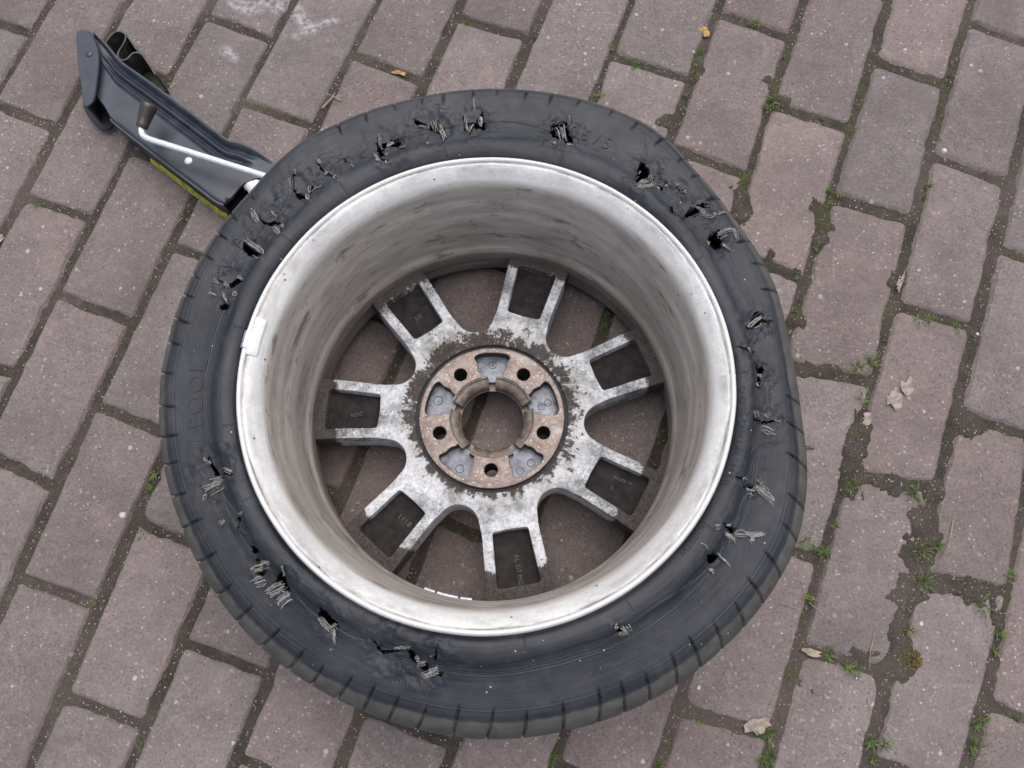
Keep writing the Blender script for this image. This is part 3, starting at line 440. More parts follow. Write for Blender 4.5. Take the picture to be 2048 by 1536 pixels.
def mat_rim():
    """barrel and lip: UV u = arc (m), v = profile arc length (m)"""
    t = NT('lacquered_alloy')
    uv = t.coord('UV'); P = t.coord('Object')
    s = t.sep(uv)
    stv = t.comb(t.math('MULTIPLY', s[0], 13), t.math('MULTIPLY', s[1], 95))
    st = t.noise(stv, 1.0, 6, .62)
    st2 = t.noise(t.comb(t.math('MULTIPLY', s[0], 13), t.math('MULTIPLY', s[1], 28)), 1.0, 8, .70)
    n1 = t.noise(P, 55, 6, .65); n2 = t.noise(P, 330, 5, .7)
    lip = t.mix(t.mapr(n2, .35, .7), (.55, .535, .51), (.65, .635, .61))
    lip = t.mix(t.mapr(n1, .50, .72, 0, .40), lip, (.44, .425, .44))
    # brake dust film on the barrel
    dust = t.mix(t.mapr(st, .3, .72), (.29, .248, .215), (.45, .40, .355))
    dust = t.mix(t.mapr(st2, .50, .64, 0, .45), dust, (.150, .112, .092))
    dust = t.mix(t.mapr(t.noise(t.comb(t.math('MULTIPLY', s[0], 14), t.math('MULTIPLY', s[1], 45)), 1.0, 8, .72), .57, .63, 0, .7), dust, (.105, .074, .062))
    low = t.mapr(t.math('ADD', s[1], t.math('MULTIPLY', t.math('SUBTRACT', st2, .5), .006)), ARC_LEDGE, ARC_LEDGE + .005)
    dust = t.mix(t.math('MULTIPLY', low, .8), dust, t.mix(t.mapr(st, .3, .7), (.075, .058, .048), (.17, .135, .115)))
    edge = t.math('ADD', s[1], t.math('MULTIPLY', t.math('SUBTRACT', st, .5), .022))
    f = t.mapr(edge, .024, .036, 0, 1)
    c = t.mix(f, lip, dust)
    # grimy line where the flange meets the seat, broken and speckled
    gl = t.math('MULTIPLY', t.mapr(s[1], .0065, .0078), t.mapr(s[1], .0088, .0125, 1, 0))
    gm = t.math('MULTIPLY', gl, t.mapr(t.noise(t.comb(t.math('MULTIPLY', s[0], 16), t.math('MULTIPLY', s[1], 120)), 1.0, 6, .7), .42, .58))
    c = t.mix(t.math('MULTIPLY', gm, .85), c, (.10, .085, .075))
    gl2 = t.math('MULTIPLY', t.mapr(s[1], .008, .010), t.mapr(s[1], .014, .030, 1, 0))
    gm2 = t.math('MULTIPLY', gl2, t.mapr(t.noise(t.comb(t.math('MULTIPLY', s[0], 10), t.math('MULTIPLY', s[1], 22)), 1.0, 8, .75), .44, .62))
    c = t.mix(t.math('MULTIPLY', gm2, .75), c, (.25, .225, .225))
    v = t.vor(P, 190)
    cs = t.n('ShaderNodeSeparateColor'); t.l(v.outputs['Color'], cs.inputs[0])
    pit = t.math('MULTIPLY', t.math('LESS_THAN', v.outputs['Distance'], t.mapr(cs.outputs[0], 0, 1, .05, .26)), t.math('GREATER_THAN', cs.outputs[1], .96))
    c = t.mix(t.math('MULTIPLY', pit, .85), c, (.06, .05, .05))
    scr = t.math('MULTIPLY', f, t.math('GREATER_THAN', t.noise(t.comb(t.math('MULTIPLY', s[0], 5), t.math('MULTIPLY', s[1], 420)), 1.0, 3, .5), .655))
    c = t.mix(t.math('MULTIPLY', scr, .45), c, (.55, .5, .47))
    nrm = t.bump(t.math('ADD', st, t.math('MULTIPLY', n2, .4)), .10, .0006)
    metal = t.mapr(f, 0, 1, .10, .06)
    return t.done(c, t.mapr(f, 0, 1, .36, .50), metal, nrm, .5)


def mat_peel(name='peeling_paint'):
    """back of the spokes and hub: chalky corroded alloy with brown grime"""
    t = NT(name)
    P = t.coord('Object')
    x = t.sep(P)
    r = t.math('SQRT', t.math('ADD', t.math('MULTIPLY', x[0], x[0]), t.math('MULTIPLY', x[1], x[1])))
    a = t.math('ARCTAN2', x[1], x[0])
    n1 = t.noise(P, 70, 8, .68); n2 = t.noise(P, 260, 8, .75); n3 = t.noise(P, 30, 6, .66)
    streak = t.noise(t.comb(t.math('MULTIPLY', a, 10), t.math('MULTIPLY', r, 62)), 1.0, 8, .72)
    white = t.mix(t.mapr(n2, .35, .65), (.32, .323, .335), (.54, .547, .57))
    grey = t.mix(t.mapr(n2, .3, .7), (.085, .088, .092), (.22, .225, .235))
    c = t.mix(t.mapr(n3, .45, .62), white, grey)
    # chalky white oxide blooms
    blo = t.math('MULTIPLY', t.mapr(n1, .52, .60), t.mapr(n2, .45, .58))
    c = t.mix(t.math('MULTIPLY', blo, .8), c, (.62, .63, .67))
    tan = t.math('MULTIPLY', t.mapr(r, .090, .116, 1, 0), t.mapr(n3, .30, .6))
    c = t.mix(t.math('MULTIPLY', tan, .6), c, (.27, .242, .21))
    # brown grime: drips near the hub, film at the outer end
    hub = t.math('ADD', t.mapr(r, .086, .122, .16, -.06), t.math('MULTIPLY', t.math('SUBTRACT', t.noise(P, 38, 4, .6), .5), .20))
    out = t.math('ADD', t.mapr(r, .145, .186, -.08, .10), t.mapr(r, .164, .190, -.03, .24))
    m = t.math('ADD', t.math('MAXIMUM', hub, out), t.math('ADD', t.math('MULTIPLY', streak, .45), t.math('ADD', t.math('MULTIPLY', n1, .25), t.math('MULTIPLY', n2, .30))))
    g = t.mapr(m, .60, .635)
    grime = t.mix(t.mapr(n2, .35, .65), (.016, .0115, .010), (.052, .038, .031))
    c = t.mix(t.math('MULTIPLY', g, .93), c, grime)
    fleck = t.math('MULTIPLY', t.mapr(t.math('ADD', t.math('ADD', t.noise(P, 420, 5, .7), t.math('MULTIPLY', n3, .35)), t.mapr(r, .12, .19, -.03, .05)), .74, .79), .85)
    c = t.mix(fleck, c, (.075, .065, .06))
    h = t.math('ADD', t.math('MULTIPLY', t.math('SUBTRACT', 1.0, g), .8), t.math('MULTIPLY', n2, .7))
    nrm = t.bump(h, .6, .0006)
    return t.done(c, t.mapr(g, 0, 1, .55, .85), .05, nrm, t.mapr(g, 0, 1, .45, .12))


def mat_pad():
    t = NT('rusty_pad')
    P = t.coord('Object')
    n1 = t.noise(P, 120, 7, .7); n2 = t.noise(P, 520, 4, .6)
    c = t.mix(t.mapr(n1, .35, .65), (.125, .088, .073), (.245, .194, .172))
    c = t.mix(t.mapr(n2, .55, .75, 0, .6), c, (.48, .41, .37))
    c = t.mix(t.mapr(t.noise(P, 45, 5), .58, .7, 0, .7), c, (.33, .30, .285))
    v = t.vor(P, 520); cs = t.n('ShaderNodeSeparateColor'); t.l(v.outputs['Color'], cs.inputs[0])
    sp = t.math('MULTIPLY', t.math('LESS_THAN', v.outputs['Distance'], .35), t.math('GREATER_THAN', cs.outputs[1], .9))
    c = t.mix(t.math('MULTIPLY', sp, .8), c, (.62, .56, .53))
    return t.done(c, .5, .35, t.bump(n1, .3, .0005), .5)


M_BRICK = mat_brick()
M_SAND = mat_sand()
M_TYRE = mat_tyre()
M_RIM = mat_rim()
M_PEEL = mat_peel()
M_PAD = mat_pad()
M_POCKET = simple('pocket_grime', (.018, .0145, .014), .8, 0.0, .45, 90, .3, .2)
M_RECESS = simple('cast_recess', (.150, .160, .185), .45, .2, .45, 90, .25)
M_SEAL = simple('dark_groove_grime', (.030, .028, .033), .8, 0.0, .5, 260, .4)
M_COLLAR = simple('brown_collar', (.145, .116, .094), .45, .35, .3, 160, .2)
M_LEAD = simple('white_weight', (.76, .76, .73), .5, 0.0, .06, 150, .3)
M_ZINC_GLINT = simple('zinc_clip_and_glint', (.66, .68, .72), .3, .6, .08, 200, .05)
M_STRIP = simple('grey_strip_weight', (.40, .43, .48), .4, .3, .25, 180, .1)
M_CORD = simple('pale_cord', (.31, .30, .285), .9, 0.0, .25, 300)
M_CORD3 = simple('grimy_cord', (.085, .082, .08), .9, 0.0, .3, 300)
M_CORD2 = simple('tan_cord', (.20, .15, .125), .9, 0.0, .25, 300)
def mat_jack():
    t = NT('scratched_black_paint')
    P = t.coord('Object')
    n = t.noise(P, 60, 6, .6); n2 = t.noise(P, 400, 5, .7)
    c = t.mix(t.mapr(n, .35, .65), (.014, .018, .028), (.027, .033, .047))
    s1 = t.noise(t.addv(t.scalev(P, (60, 480, 60)), t.scalev(t.noise(P, 15, 2, .5, 1), (6, 6, 6))), 1.0, 3, .5)
    scr = t.math('MULTIPLY', t.mapr(s1, .70, .74), t.mapr(n, .5, .62))
    c = t.mix(t.math('MULTIPLY', scr, .6), c, (.13, .13, .135))
    dust = t.math('MULTIPLY', t.mapr(t.noise(P, 28, 5, .65), .52, .7), t.mapr(n2, .45, .62))
    c = t.mix(t.math('MULTIPLY', dust, .4), c, (.12, .105, .09))
    rust = t.math('MULTIPLY', t.mapr(t.noise(P, 130, 5, .7), .68, .72), t.mapr(n, .45, .6))
    c = t.mix(t.math('MULTIPLY', rust, .8), c, (.13, .055, .028))
    return t.done(c, t.mapr(t.math('ADD', dust, scr, clamp=True), 0, 1, .38, .75), 0.0, t.bump(t.math('ADD', n2, scr), .08, .0006), .5)


M_BLACK = mat_jack()
M_BLACK2 = simple('inner_black', (.012, .012, .013), .7, 0.0, .2, 45)
M_STEEL = simple('bare_steel', (.060, .055, .050), .5, .3, .35, 120, .1)
M_ROD = simple('galvanised_rod', (.66, .70, .70), .34, .35, .08, 220, .05)
M_KNOB = simple('brown_plastic', (.035, .028, .024), .32, 0.0, .2, 90)
M_YELLOW = simple('yellow_sticker', (.33, .31, .03), .45, 0.0, .45, 130)
M_WHITE = simple('white_nylon', (.78, .79, .82), .4, 0.0, .05, 200)
M_RIVET = simple('pale_rivet', (.66, .70, .64), .4, .2, .1, 200)
M_GRASS = simple('grass_blade', (.075, .125, .026), .6, 0.0, .4, 60)
M_GRASS2 = simple('dry_grass_blade', (.13, .14, .04), .6, 0.0, .4, 60)
M_STRAW = simple('dry_straw', (.25, .205, .145), .7, 0.0, .25, 200)
M_LEAF = simple('dry_leaf', (.235, .19, .16), .7, 0.0, .3, 160, .3)
M_ORANGE = simple('orange_lichen', (.27, .165, .06), .8, 0.0, .4, 250, .5)
M_OCHRE = simple('ochre_moss', (.11, .075, .018), .9, 0.0, .5, 250, .6)
M_PEBBLE = simple('pale_pebble', (.45, .42, .37), .6, 0.0, .2, 200)

# ------------------------------------------------------------------ pavement
ground = mesh_obj('ground', [(-120, -120, -.016), (120, -120, -.016), (120, 120, -.016), (-120, 120, -.016)], [(0, 1, 2, 3)], M_SAND, smooth=False)
tag(ground, kind='structure')
pavement = empty('pavement')
tag(pavement, kind='structure')


def offset_quad(q, d):
    n = 4; out = []
    for i in range(n):
        a, b, c = q[i - 1], q[i], q[(i + 1) % n]
        e1 = (b - a) / np.linalg.norm(b - a); e2 = (c - b) / np.linalg.norm(c - b)
        n1 = np.array([-e1[1], e1[0]]); n2 = np.array([-e2[1], e2[0]])
        k = (n1 + n2) / (1 + n1 @ n2)
        out.append(b + k * d)
    return np.array(out)


def rounded(q, r, ne=14, nc=5):
    pts = []
    for i in range(4):
        a, b, c = q[i - 1], q[i], q[(i + 1) % 4]
        rr = r[i]
        e1 = (b - a); l1 = np.linalg.norm(e1); e1 = e1 / l1
        e2 = (c - b); l2 = np.linalg.norm(e2); e2 = e2 / l2
        p0 = b - e1 * rr; p2 = b + e2 * rr
        for k in range(nc):
            s = k / nc
            pts.append((1 - s) ** 2 * p0 + 2 * s * (1 - s) * b + s * s * p2)
        nx = c - e2 * r[(i + 1) % 4]
        m = ne if l2 > .14 else ne // 2
        for k in range(m):
            pts.append(p2 + (nx - p2) * k / m)
    return np.array(pts)


def brick_mesh(q, seed):
    q = np.array(q, float)
    area = sum(q[i][0] * q[(i + 1) % 4][1] - q[(i + 1) % 4][0] * q[i][1] for i in range(4))
    if area < 0: q = q[::-1]
    lr = np.random.default_rng(seed)
    g = .0040 + lr.uniform(-.0008, .0012)
    cen = q.mean(0)
    right = float(np.clip((cen[0] - .1) / .45, 0, 1))
    rr = [.004 + lr.uniform(0, .003) + right * lr.uniform(0, .007) for _ in range(4)]
    if lr.random() < .18: rr[lr.integers(4)] += .012
    outer = rounded(offset_quad(q, g), rr)
    inner = rounded(offset_quad(q, g + .0032 + right * .001), rr)
    N = len(outer)
    s = np.arange(N)
    def wob(ring, amp, sd):
        dirv = ring - cen; dirv /= np.linalg.norm(dirv, axis=1)[:, None]
        w = vnoise(ring[:, 0] * 62, ring[:, 1] * 62, sd) * amp + vnoise(ring[:, 0] * 210, ring[:, 1] * 210, sd + 7) * amp * .8
        chip = np.clip(vnoise(ring[:, 0] * 45, ring[:, 1] * 45, sd + 31) - .62, 0, 1) * .012
        return ring + dirv * (w - chip)[:, None]
    outer = wob(outer, .0009, seed * 3)
    inner = wob(inner, .0017, seed * 3)
    tx, ty = lr.normal(0, .0035, 2)
    z0 = lr.normal(0, .00045)
    zt = z0 + (inner - cen) @ np.array([tx, ty])
    zo = z0 - .0042 + (outer - cen) @ np.array([tx, ty])
    mid = inner * .985 + cen * .015
    V = np.vstack([np.c_[mid, z0 + (mid - cen) @ np.array([tx, ty]) + .0003], np.c_[inner, zt - .0003], np.c_[outer, zo], np.c_[outer, np.full(N, -.03)]])
    F = [tuple(range(N))]
    for lv in range(3):
        for k in range(N):
            k2 = (k + 1) % N
            F.append((lv * N + k, (lv + 1) * N + k, (lv + 1) * N + k2, lv * N + k2))
    return V, F, (*cen, 0.0)


for i, q in enumerate(BRICKS):
    V, F, c = brick_mesh(np.array(q) / 1000, i + 1)
    b = mesh_obj('brick', V, F, M_BRICK, None, True, origin=c, flat_deg=40)
    b.parent = pavement

# the same bond carries on outside the picture, joined
near = np.array([np.mean(q, axis=0) for q in BRICKS]) / 1000
mb = MB()
th = .3473; nn = np.array([math.cos(th), math.sin(th)]); tt = np.array([-nn[1], nn[0]])
pit, c0 = .1074, -.8852
for c in range(-26, 42):
    for k in range(-18, 16):
        v0 = (-.362 if c % 2 == 0 else -.257) - .0006 * c + .2105 * k
        cs = []
        for (u, v) in ((c0 + pit * c + .005, v0 + .005), (c0 + pit * (c + 1) - .005, v0 + .005), (c0 + pit * (c + 1) - .005, v0 + .2055), (c0 + pit * c + .005, v0 + .2055)):
            X = u * nn + v * tt
            cs.append(np.array([X[0], -X[1]]))
        cs = np.array(cs)[::-1]; m = cs.mean(0)
        if np.hypot(near[:, 0] - m[0], near[:, 1] - m[1]).min() < .085 or abs(m[0]) > 2.6 or abs(m[1] - .3) > 2.4: continue
        if -1.06 < m[0] < 1.01 and -.56 < m[1] < 1.16: continue
        ins = offset_quad(cs, .003)
        V = [(*p, 0) for p in ins] + [(*p, -.004) for p in cs] + [(*p, -.02) for p in cs]
        mb.add((V, [(0, 1, 2, 3)] + [(a + j, a + 4 + j, a + 4 + (j + 1) % 4, a + (j + 1) % 4) for a in (0, 4) for j in range(4)]))
far = mb.build('outlying_bricks', M_BRICK, pavement, smooth=False)
tag(far, kind='stuff')

# dirt in the joints: one finely modelled sheet
gx = np.linspace(-1.16, 1.11, 660); gy = np.linspace(-.66, 1.26, 560)
X, Y = np.meshgrid(gx, gy)
Z = -.0028 + .0014 * fbm(X * 40, Y * 40, 3, 3) + .0018 * fbm(X * 150, Y * 150, 3, 9)
Z += np.clip((X - .15) / .5, 0, 1) * .0003
wob = 1 + .55 * fbm(X * 38, Y * 38, 3, 77) + .45 * fbm(X * 130, Y * 130, 3, 78)
Xw = X + .009 * fbm(X * 55, Y * 55, 3, 91); Yw = Y + .009 * fbm(X * 55, Y * 55, 3, 92)
D = np.zeros_like(X)
for (a, b, ra, rb) in DIRT:
    q = (Xw - a / 1000) ** 2 / (ra / 1000 * wob) ** 2 + (Yw - b / 1000) ** 2 / (rb / 1000 * wob) ** 2
    D = np.maximum(D, np.clip(1.35 - q, 0, 1) ** .9)
Z += D * .0046
MS = np.zeros_like(X)
for (a, b, s) in MOSS:
    q = ((X - a / 1000) ** 2 + (Y - b / 1000) ** 2) / ((s * .45 / 1000) ** 2)
    MS = np.maximum(MS, np.exp(-q))
MSg = np.clip(fbm(X * 30, Y * 30, 3, 21) * 1.7 - .62 + np.clip((X + .05) / .5, -.5, .5) * .6, 0, 1)
Z += MS * .0022 + MSg * .0005 * np.abs(vnoise(X * 300, Y * 300, 5))
TAN = np.clip(fbm(X * 14 + 3, Y * 14, 4, 41) * 1.6, 0, 1)
# joints packed with dust of the bricks' own colour towards the bottom right
pk = np.exp(-(((X - .22) / .16) ** 2 + ((Y + .11) / .09) ** 2))
Z += pk * .0013
TAN = np.maximum(TAN, np.clip(pk * 1.1, 0, 1))
nx_, ny_ = len(gx), len(gy)
idx = np.arange(nx_ * ny_).reshape(ny_, nx_)
Fq = np.stack([idx[:-1, :-1].ravel(), idx[:-1, 1:].ravel(), idx[1:, 1:].ravel(), idx[1:, :-1].ravel()], 1)
sand = mesh_obj('joint_dirt', np.stack([X.ravel(), Y.ravel(), Z.ravel()], 1), Fq, M_SAND, pavement, True)
tag(sand, kind='stuff')
for nm, arr in (('moss', np.clip(np.maximum(MS, MSg * .8), 0, 1)), ('tan', TAN)):
    at = sand.data.attributes.new(nm, 'FLOAT', 'POINT')
    at.data.foreach_set('value', arr.ravel().astype(np.float32))

# ------------------------------------------------------------------ wheel frame
S = .98
Cc = np.array([0, 0, H])
AXN = np.array([0, .058, 1.0]); AXN /= np.linalg.norm(AXN)
EXN = np.array([1.0, 0, 0]); EYN = np.cross(AXN, EXN)
WO = np.array([-.039690, .200606, .222514])       # centre of the upper flange plane
BASE = (-.04, .2, 0.0)


def L2W(x, y, d):
    x = np.asarray(x, float); y = np.asarray(y, float); d = np.asarray(d, float)
    return WO + S * (x[..., None] * EXN + y[..., None] * EYN - d[..., None] * AXN)


def pol(r, a, d): return L2W(np.asarray(r) * np.cos(a), np.asarray(r) * np.sin(a), d)


wheel = empty('car_wheel', BASE)
tag(wheel, 'alloy car wheel lying flat with a slashed black tyre and corroded spokes', 'wheel')

# ------------------------------------------------------------------ tyre
TC = np.array([-.0409, .2033])
RT = [(150, 329), (158, 328), (166, 328), (172, 327), (177, 328), (183, 327), (188, 326.5), (192, 326), (199, 325), (204, 324), (217, 324), (229, 324), (242, 323), (249, 323), (256, 324), (270, 327), (282, 328), (295, 330), (302, 331), (310, 331), (315, 332), (325, 333), (331, 333), (336, 330), (343, 324), (349, 317), (354, 311), (363, 307), (369, 307), (374, 309), (379, 312), (384, 312), (394, 312), (399, 314), (407, 319), (413, 328), (419, 333), (430, 333), (446, 331), (465, 330), (481, 334), (487, 336), (494, 333), (499, 329), (510, 329)]
NA = 2000
az = np.arange(NA) / NA * 2 * math.pi
azd = np.degrees(az)
ta = np.array([a for a, r in RT], float); tr = np.array([r for a, r in RT], float) / 1000
Rk = np.interp(np.where(azd < 150, azd + 360, azd), ta, tr)
ker = np.hanning(41); ker /= ker.sum()
Rk = np.convolve(np.r_[Rk[-20:], Rk, Rk[:20]], ker, 'valid')
bb = .5 * (1 - np.sin(az))
dent = np.exp(-(((azd + 180) % 360 - 180 - 12) / 26) ** 2)
rb = np.full(NA, .2333); zb = .207 - .058 * .2333 * np.sin(az) - .0035
rsu = Rk - .010 - .0085 * bb - .003 * dent; zsu = .1835 + .003 * dent * 0
rsl = Rk + .0; zsl = np.full(NA, .1600)
zsu = np.full(NA, .1835)
NU, NS, NT_ = 150, 22, 26
U = np.linspace(0, 1, NU)
hu = np.interp(U, [0, .02, .05, .09, .14, .20, .26, .31, .36, .44, .55, .7, .85, .95, 1], [-.006, -.0068, -.0040, .0002, .0030, .0048, .0052, .0038, .0, -.0024, -.0018, .0002, .0026, .0022, .0002])
hu = np.convolve(np.r_[[hu[0]] * 4, hu, [hu[-1]] * 4], np.hanning(9) / np.hanning(9).sum(), 'valid')
for uc, w, am in ((.415, .004, .0007), (.445, .004, .0008), (.475, .004, .0007), (.345, .005, -.0006), (.885, .005, .0006), (.055, .006, -.0005)):
    hu += am * np.exp(-((U - uc) / w) ** 2)
A2, U2 = np.meshgrid(az, U)
ca, sa = np.cos(A2), np.sin(A2)
wv = .060 * fbm(3 * ca + 7, 3 * sa + 7, 3, 4) + .030 * fbm(11 * ca, 11 * sa, 2, 8)
Uw = np.clip(U2 + wv * np.exp(-((U2 - .33) / .14) ** 2), 0, 1)
rr = rb + (rsu - rb) * U2
zz = zb + (zsu - zb) * U2 + np.interp(Uw, U, hu) * (1 + .5 * fbm(2.2 * ca + 3, 2.2 * sa, 2, 12))
xx = rr * ca; yy = rr * sa
zz += (.0013 * fbm(xx * 22, yy * 22, 3, 33) + .0005 * fbm(xx * 70, yy * 70, 2, 34)) * np.clip((U2 - .05) / .2, 0, 1)
# radial mould-vent lines near the bead, and worn scratches
for k, (a0, u0, u1) in enumerate(((208.2, .06, .25), (191, .05, .24), (234.7, .06, .25), (254.3, .05, .24), (278.6, .05, .24), (301.5, .05, .24), (325, .04, .25), (343, .04, .22), (.6, .04, .24), (126, .05, .24), (144, .05, .25), (100, .05, .22), (72, .05, .24), (30, .05, .24), (168, .04, .22))):
    dd = np.abs((np.degrees(A2) - a0 + 180) % 360 - 180) * math.pi / 180 * .245
    zz -= .0010 * np.exp(-(dd / .0007) ** 2) * ((U2 > u0) & (U2 < u1))
for k in range(16):
    a0 = rng.uniform(0, 360); u0 = rng.uniform(.3, .8); ln = rng.uniform(.05, .22); sl = rng.uniform(-40, 40)
    dd = np.abs((np.degrees(A2) - a0 - sl * (U2 - u0) + 180) % 360 - 180) * math.pi / 180 * .28
    zz -= .0006 * np.exp(-(dd / .0007) ** 2) * (np.abs(U2 - u0) < ln)
# puckers and creases around the tears
TE = [np.array(p) / 1000 for p in TEARS]
TE = [p.mean(0) + (p - p.mean(0)) * 1.08 for p in TE]
cent = sorted([(math.atan2(*p.mean(0)[::-1]), np.hypot(*p.mean(0))) for p in TE])
for (a0, r0), (a1, r1) in zip(cent, cent[1:]):
    if a1 - a0 > .42: continue
    tq = np.clip((np.where(A2 > math.pi, A2 - 2 * math.pi, A2) - a0) / (a1 - a0 + 1e-6), -.25, 1.25)
    rl = r0 + (r1 - r0) * (3 * np.clip(tq, 0, 1) ** 2 - 2 * np.clip(tq, 0, 1) ** 3) + .003 * np.sin(tq * 5 + a0 * 9)
    on = ((tq > -.24) & (tq < 1.24)) * np.clip(1.2 - np.abs(tq - .5) * 1.2, .25, 1)
    zz += on * (.0007 * np.exp(-((rr - rl - .002) / .0026) ** 2) - .0006 * np.exp(-((rr - rl) / .0011) ** 2))
for k, p in enumerate(TE):
    c = p.mean(0); sz = max(.006, .5 * np.hypot(*(p.max(0) - p.min(0))))
    d2 = ((xx - c[0]) ** 2 + (yy - c[1]) ** 2) / sz ** 2
    am = (.0015 if sz < .012 else .0024) * (1 if k % 3 else 1.3)
    zz += am * (np.exp(-(d2 - 1.1) ** 2 * 1.2) * (.35 + .7 * fbm(xx * 150, yy * 150, 2, 50 + k)) - 1.1 * np.exp(-d2 * 1.8))
    zz += .0011 * np.exp(-d2 / 2) * vnoise(xx * 200, yy * 200, 60 + k)
SIDE = np.stack([xx + TC[0], yy + TC[1], zz], -1)          # (NU, NA, 3)
# shoulder with sipes
s_ = np.linspace(0, 1, NS + 1)[1:]
A3, S3 = np.meshgrid(az, s_)
r3 = rsu + (rsl - rsu) * S3 + .0022 * np.sin(math.pi * S3)
z3 = zsu + (zsl - zsu) * S3 + .0022 * np.sin(math.pi * S3)
SHO = [r3, z3]
t_ = np.linspace(0, 1, NT_ + 1)[1:]
A4, T4 = np.meshgrid(az, t_)
kt = [0, .25, .5, .75, .86, .94, 1.0]
dr = np.array([0, .0045, .0055, .003, -.006, -.03, -.095]); dz = [.160, .115, .07, .02, -.006, -.0175, -.0185]
r4 = rsl + np.interp(T4, kt, dr); z4 = np.interp(T4, kt, dz)
# tread grooves round the circumference
for gz in (.125, .085, .045):
    r4 -= .007 * np.exp(-((z4 - gz) / .005) ** 2)
# sipes: slanted slots over the shoulder, fading into the sidewall
allr = np.vstack([rr, r3, r4]); allz = np.vstack([zz, z3, z4])
rowt = np.r_[(U - 1) * 2.6, s_, 1 + t_ * 2.6]              # -.26.. on sidewall, 0..1 shoulder, beyond tread
Ar = np.broadcast_to(az, allr.shape)
T0 = rowt[:, None]
for k, a0 in enumerate(SIPES):
    ar = math.radians(a0)
    lean = .016 * (1 + .25 * math.sin(k * 2.3))
    ac = ar - lean * 1.1 * (T0 - .55)
    dd = ((Ar - ac + math.pi) % (2 * math.pi) - math.pi) * .325
    up = -.42 + .10 * math.sin(k * 1.7)
    env = np.clip((T0 - up) / .30, 0, 1) * np.where(T0 > 2.2, 0, 1)
    prof = np.clip(1.25 - (np.abs(dd) / (.0007 + .0006 * env)) ** 2, 0, 1)
    cut = .0052 * prof * env
    wz = np.clip(1 - np.clip(T0, 0, 1) * .55, .4, 1)
    allz = allz - cut * wz * np.where(T0 > 1.05, 0, 1)
    allr = allr - cut * (np.clip(T0, 0, 1) * .9)
NR = allr.shape[0]
PX = allr * np.cos(Ar) + TC[0]; PY = allr * np.sin(Ar) + TC[1]
ALL = np.stack([PX, PY, allz], -1)
ALLW = Cc + S * (ALL - Cc)
ALLW[..., 2] = np.maximum(ALLW[..., 2], .0004)
# faces, with the tears cut out
ii, jj = np.meshgrid(np.arange(NR - 1), np.arange(NA), indexing='ij')
j2 = (jj + 1) % NA
quads = np.stack([ii * NA + jj, (ii + 1) * NA + jj, (ii + 1) * NA + j2, ii * NA + j2], -1)
fx = PX[:-1, :] - TC[0]; fy = PY[:-1, :] - TC[1]
hole = np.zeros((NR - 1, NA), bool)
jx = fx + .0009 * vnoise(fx * 700, fy * 700, 3) + .0008 * vnoise(fx * 260, fy * 260, 4)
jy = fy + .0009 * vnoise(fx * 700, fy * 700, 13) + .0008 * vnoise(fx * 260, fy * 260, 14)
lim = NU + NS - 4
for p in TE:
    lo = p.min(0) - .003; hi = p.max(0) + .003
    m = (fx > lo[0]) & (fx < hi[0]) & (fy > lo[1]) & (fy < hi[1]); m[lim:] = False
    w = np.argwhere(m)
    ins = in_poly(jx[m], jy[m], p)
    hole[w[ins, 0], w[ins, 1]] = True
keep = quads[~hole]
V = ALLW.reshape(-1, 3)
# walls of rubber going down from every torn edge
hl = hole
ex = []
up_ = hl[:-1, :] != hl[1:, :]
for i, j in np.argwhere(up_):
    a, b = (i + 1) * NA + j, (i + 1) * NA + (j + 1) % NA
    ex.append((a, b) if hl[i + 1, j] else (b, a))
sd = hl != np.roll(hl, -1, axis=1)
for i, j in np.argwhere(sd):
    a, b = i * NA + (j + 1) % NA, (i + 1) * NA + (j + 1) % NA
    ex.append((b, a) if hl[i, j] else (a, b))
ex = np.array(ex)
uq, inv = np.unique(ex.ravel(), return_inverse=True)
Vd = V[uq].copy(); Vd[:, 2] -= .0075; Vd[:, :2] += rng.normal(0, .0006, (len(uq), 2))
inv = inv.reshape(-1, 2) + len(V)
walls = np.stack([ex[:, 0], ex[:, 1], inv[:, 1], inv[:, 0]], 1)
V = np.vstack([V, Vd])
F = np.vstack([keep, walls])
rowv = np.r_[U, 1 + s_, 2 + t_]
kk = np.argwhere(~hole)
circ = 1.84
u0 = kk[:, 1] / NA * circ; u1 = (kk[:, 1] + 1) / NA * circ
v0 = rowv[kk[:, 0]]; v1 = rowv[kk[:, 0] + 1]
uv = np.stack([np.stack([u0, v0], 1), np.stack([u0, v1], 1), np.stack([u1, v1], 1), np.stack([u1, v0], 1)], 1)
uv = np.vstack([uv, np.full((len(walls), 4, 2), .3)])
tyre = mesh_obj('tyre', V, F, M_TYRE, None, True, origin=BASE, uvs=uv.reshape(-1, 2))
tyre.location = (0, 0, 0); tyre.parent = wheel
tyre['label'] = 'black low profile tyre with many ragged slashes through the sidewall'


def side_pt(x, y, up=0.0):
    """point of the sidewall (unscaled x, y from the tyre centre) in world space"""
    a = math.atan2(y, x) % (2 * math.pi); r = math.hypot(x, y)
    j = int(a / (2 * math.pi) * NA) % NA
    col = allr[:NU + NS, j]
    i = int(np.clip(np.searchsorted(col, r), 0, NU + NS - 1))
    z = allz[i, j]
    P = np.array([x + TC[0], y + TC[1], z + up])
    return Cc + S * (P - Cc)


